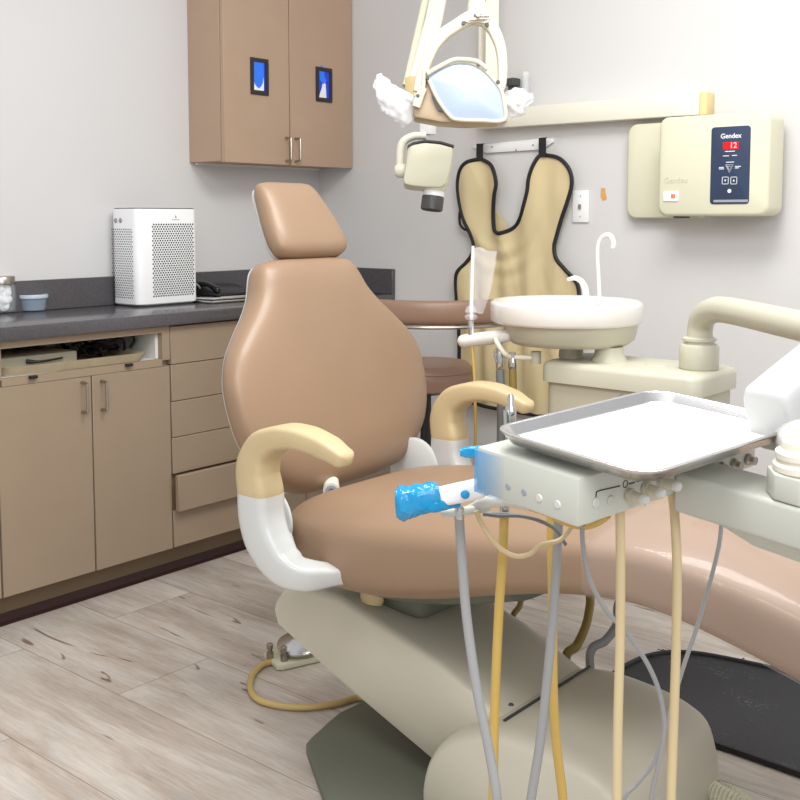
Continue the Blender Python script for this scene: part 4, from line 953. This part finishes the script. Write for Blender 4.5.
# ================================================================ foot control
pc = W(293, 641, 'z', .055); pdc = W(299, 641, 'z', .05)
t = thing('foot_control', 'round steel foot pedal on a small cream plate on the floor', 'foot pedal', (pc.x, pc.y, 0))
pa = [W(a_, b_, 'z', .012) for a_, b_ in ((264, 655), (268, 651), (280, 645), (330, 640), (345, 650), (318, 659), (283, 667), (277, 667))]
obj('base_plate', prism([(p.x, p.y, .002) for p in pa], (0, 0, .016), .003), 'cream', t)
obj('pedal_disc', lathe([(.052, -.002), (.060, 0), (.061, .006), (.052, .012), (.016, .022), (.0005, .024)], (pdc.x, pdc.y, .040), (.10, -.16, 1), 40), 'steel', t)
for a_, b_ in ((270, 657), (284, 660)):
    q = W(a_, b_, 'z', .02); obj('post', lathe([(.010, 0), (.010, .018), (.006, .019), (.006, .026), (.009, .028), (.009, .040), (.005, .043)], (q.x, q.y, .016), k=16), 'nickel', t)
hp_ = [W(a_, b_, 'z', .010) for a_, b_ in ((271, 662), (262, 665), (253, 674), (250, 686), (254, 696), (264, 702), (285, 706.5), (310, 707), (338, 703), (362, 698))] + [V((1.66, -1.42, .03))]
hose('pedal_hose', hp_, .0085, 'hose_olive', 'tan hose curling on the floor from the foot pedal to the base')
for o_ in bpy.data.objects:
    if o_.name == 'pedal_hose': o_.data.materials[0] = mat('hose_gold', (198, 170, 112), .4)

# ================================================================ floor mat
mp_ = [V((1.93, -.80, 0)), V((1.945, -.70, 0)), V((1.99, -.625, 0)), V((2.09, -.575, 0)), V((2.35, -.535, 0)), V((2.75, -.50, 0)), V((2.83, -.55, 0)), V((2.84, -1.0, 0)), V((2.78, -1.06, 0)), V((2.35, -1.055, 0)), V((2.08, -1.05, 0)), V((1.98, -1.0, 0)), V((1.935, -.91, 0))]
sm_ = smooth(mp_ + [mp_[0]], 6)[:-1]
t = thing('floor_mat', 'black rubber floor mat under the foot end of the chair', 'floor mat', (2.4, -.8, 0))
cxm = sum(p.x for p in sm_) / len(sm_); cym = sum(p.y for p in sm_) / len(sm_)
def inset(d_, z):
    out = []
    for p in sm_:
        dd = V((p.x - cxm, p.y - cym, 0)); out.append(V((cxm + dd.x * (1 - d_ / dd.length), cym + dd.y * (1 - d_ / dd.length), z)))
    return out
obj('mat_surface', loft([inset(.012, .001), inset(.012, .007)]), 'mat', t)
eg = [p for p in inset(.004, .008)]
obj('mat_edge', tube(eg + [eg[0]], .0075, 8, sm=False), 'black', t, label='raised black stitched edge')
random.seed(5); tf = MB()
for i, p in enumerate(eg):
    if random.random() < .6 and (p.x > 2.3 or p.y > -.7):
        a_ = random.random() * 6.28; tf.merge(tube([p, p + V((.012 * math.cos(a_), .012 * math.sin(a_), .006)), p + V((.02 * math.cos(a_), .018 * math.sin(a_), .002))], .0012, 5, per=3))
obj('frayed_thread', tf, 'black', t, kind='stuff')

# ================================================================ camera and light
cd = bpy.data.cameras.new('camera'); cam = bpy.data.objects.new('camera', cd); COL.objects.link(cam)
cd.sensor_width = 36; cd.lens = FOC / 800 * 36; cd.shift_x = 0; cd.shift_y = -(400 - PPY) / 800
cam.matrix_world = Matrix.Translation(CAM) @ frame((0, 0, 0), RT, UP, -FW)
bpy.context.scene.camera = cam
def area(name, loc, target, sx, sy, power, col=(1, 1, 1)):
    l = bpy.data.lights.new(name, 'AREA'); l.shape = 'RECTANGLE'; l.size = sx; l.size_y = sy; l.energy = power; l.color = col
    o = bpy.data.objects.new(name, l); COL.objects.link(o); o.location = loc
    o.rotation_euler = (V(target) - V(loc)).to_track_quat('-Z', 'Y').to_euler(); return o
area('ceiling_panel', (2.2, -1.5, 2.7), (2.1, -1.4, 0), 1.3, .7, 46, (1, .985, .96))
area('ceiling_panel', (2.8, -3.2, 2.7), (2.4, -2.6, 0), 1.3, .8, 30, (1, .985, .96))
area('room_fill', (4.4, -3.4, 2.3), (1.0, -.8, .9), 1.6, 1.0, 33, (.98, .99, 1))
w = bpy.data.worlds.new('world'); bpy.context.scene.world = w; w.use_nodes = True
w.node_tree.nodes['Background'].inputs[0].default_value = (.93, .96, 1, 1); w.node_tree.nodes['Background'].inputs[1].default_value = .75
sc_ = bpy.context.scene
sc_.view_settings.view_transform = 'Standard'; sc_.view_settings.look = 'None'; sc_.view_settings.exposure = 0; sc_.view_settings.gamma = 1
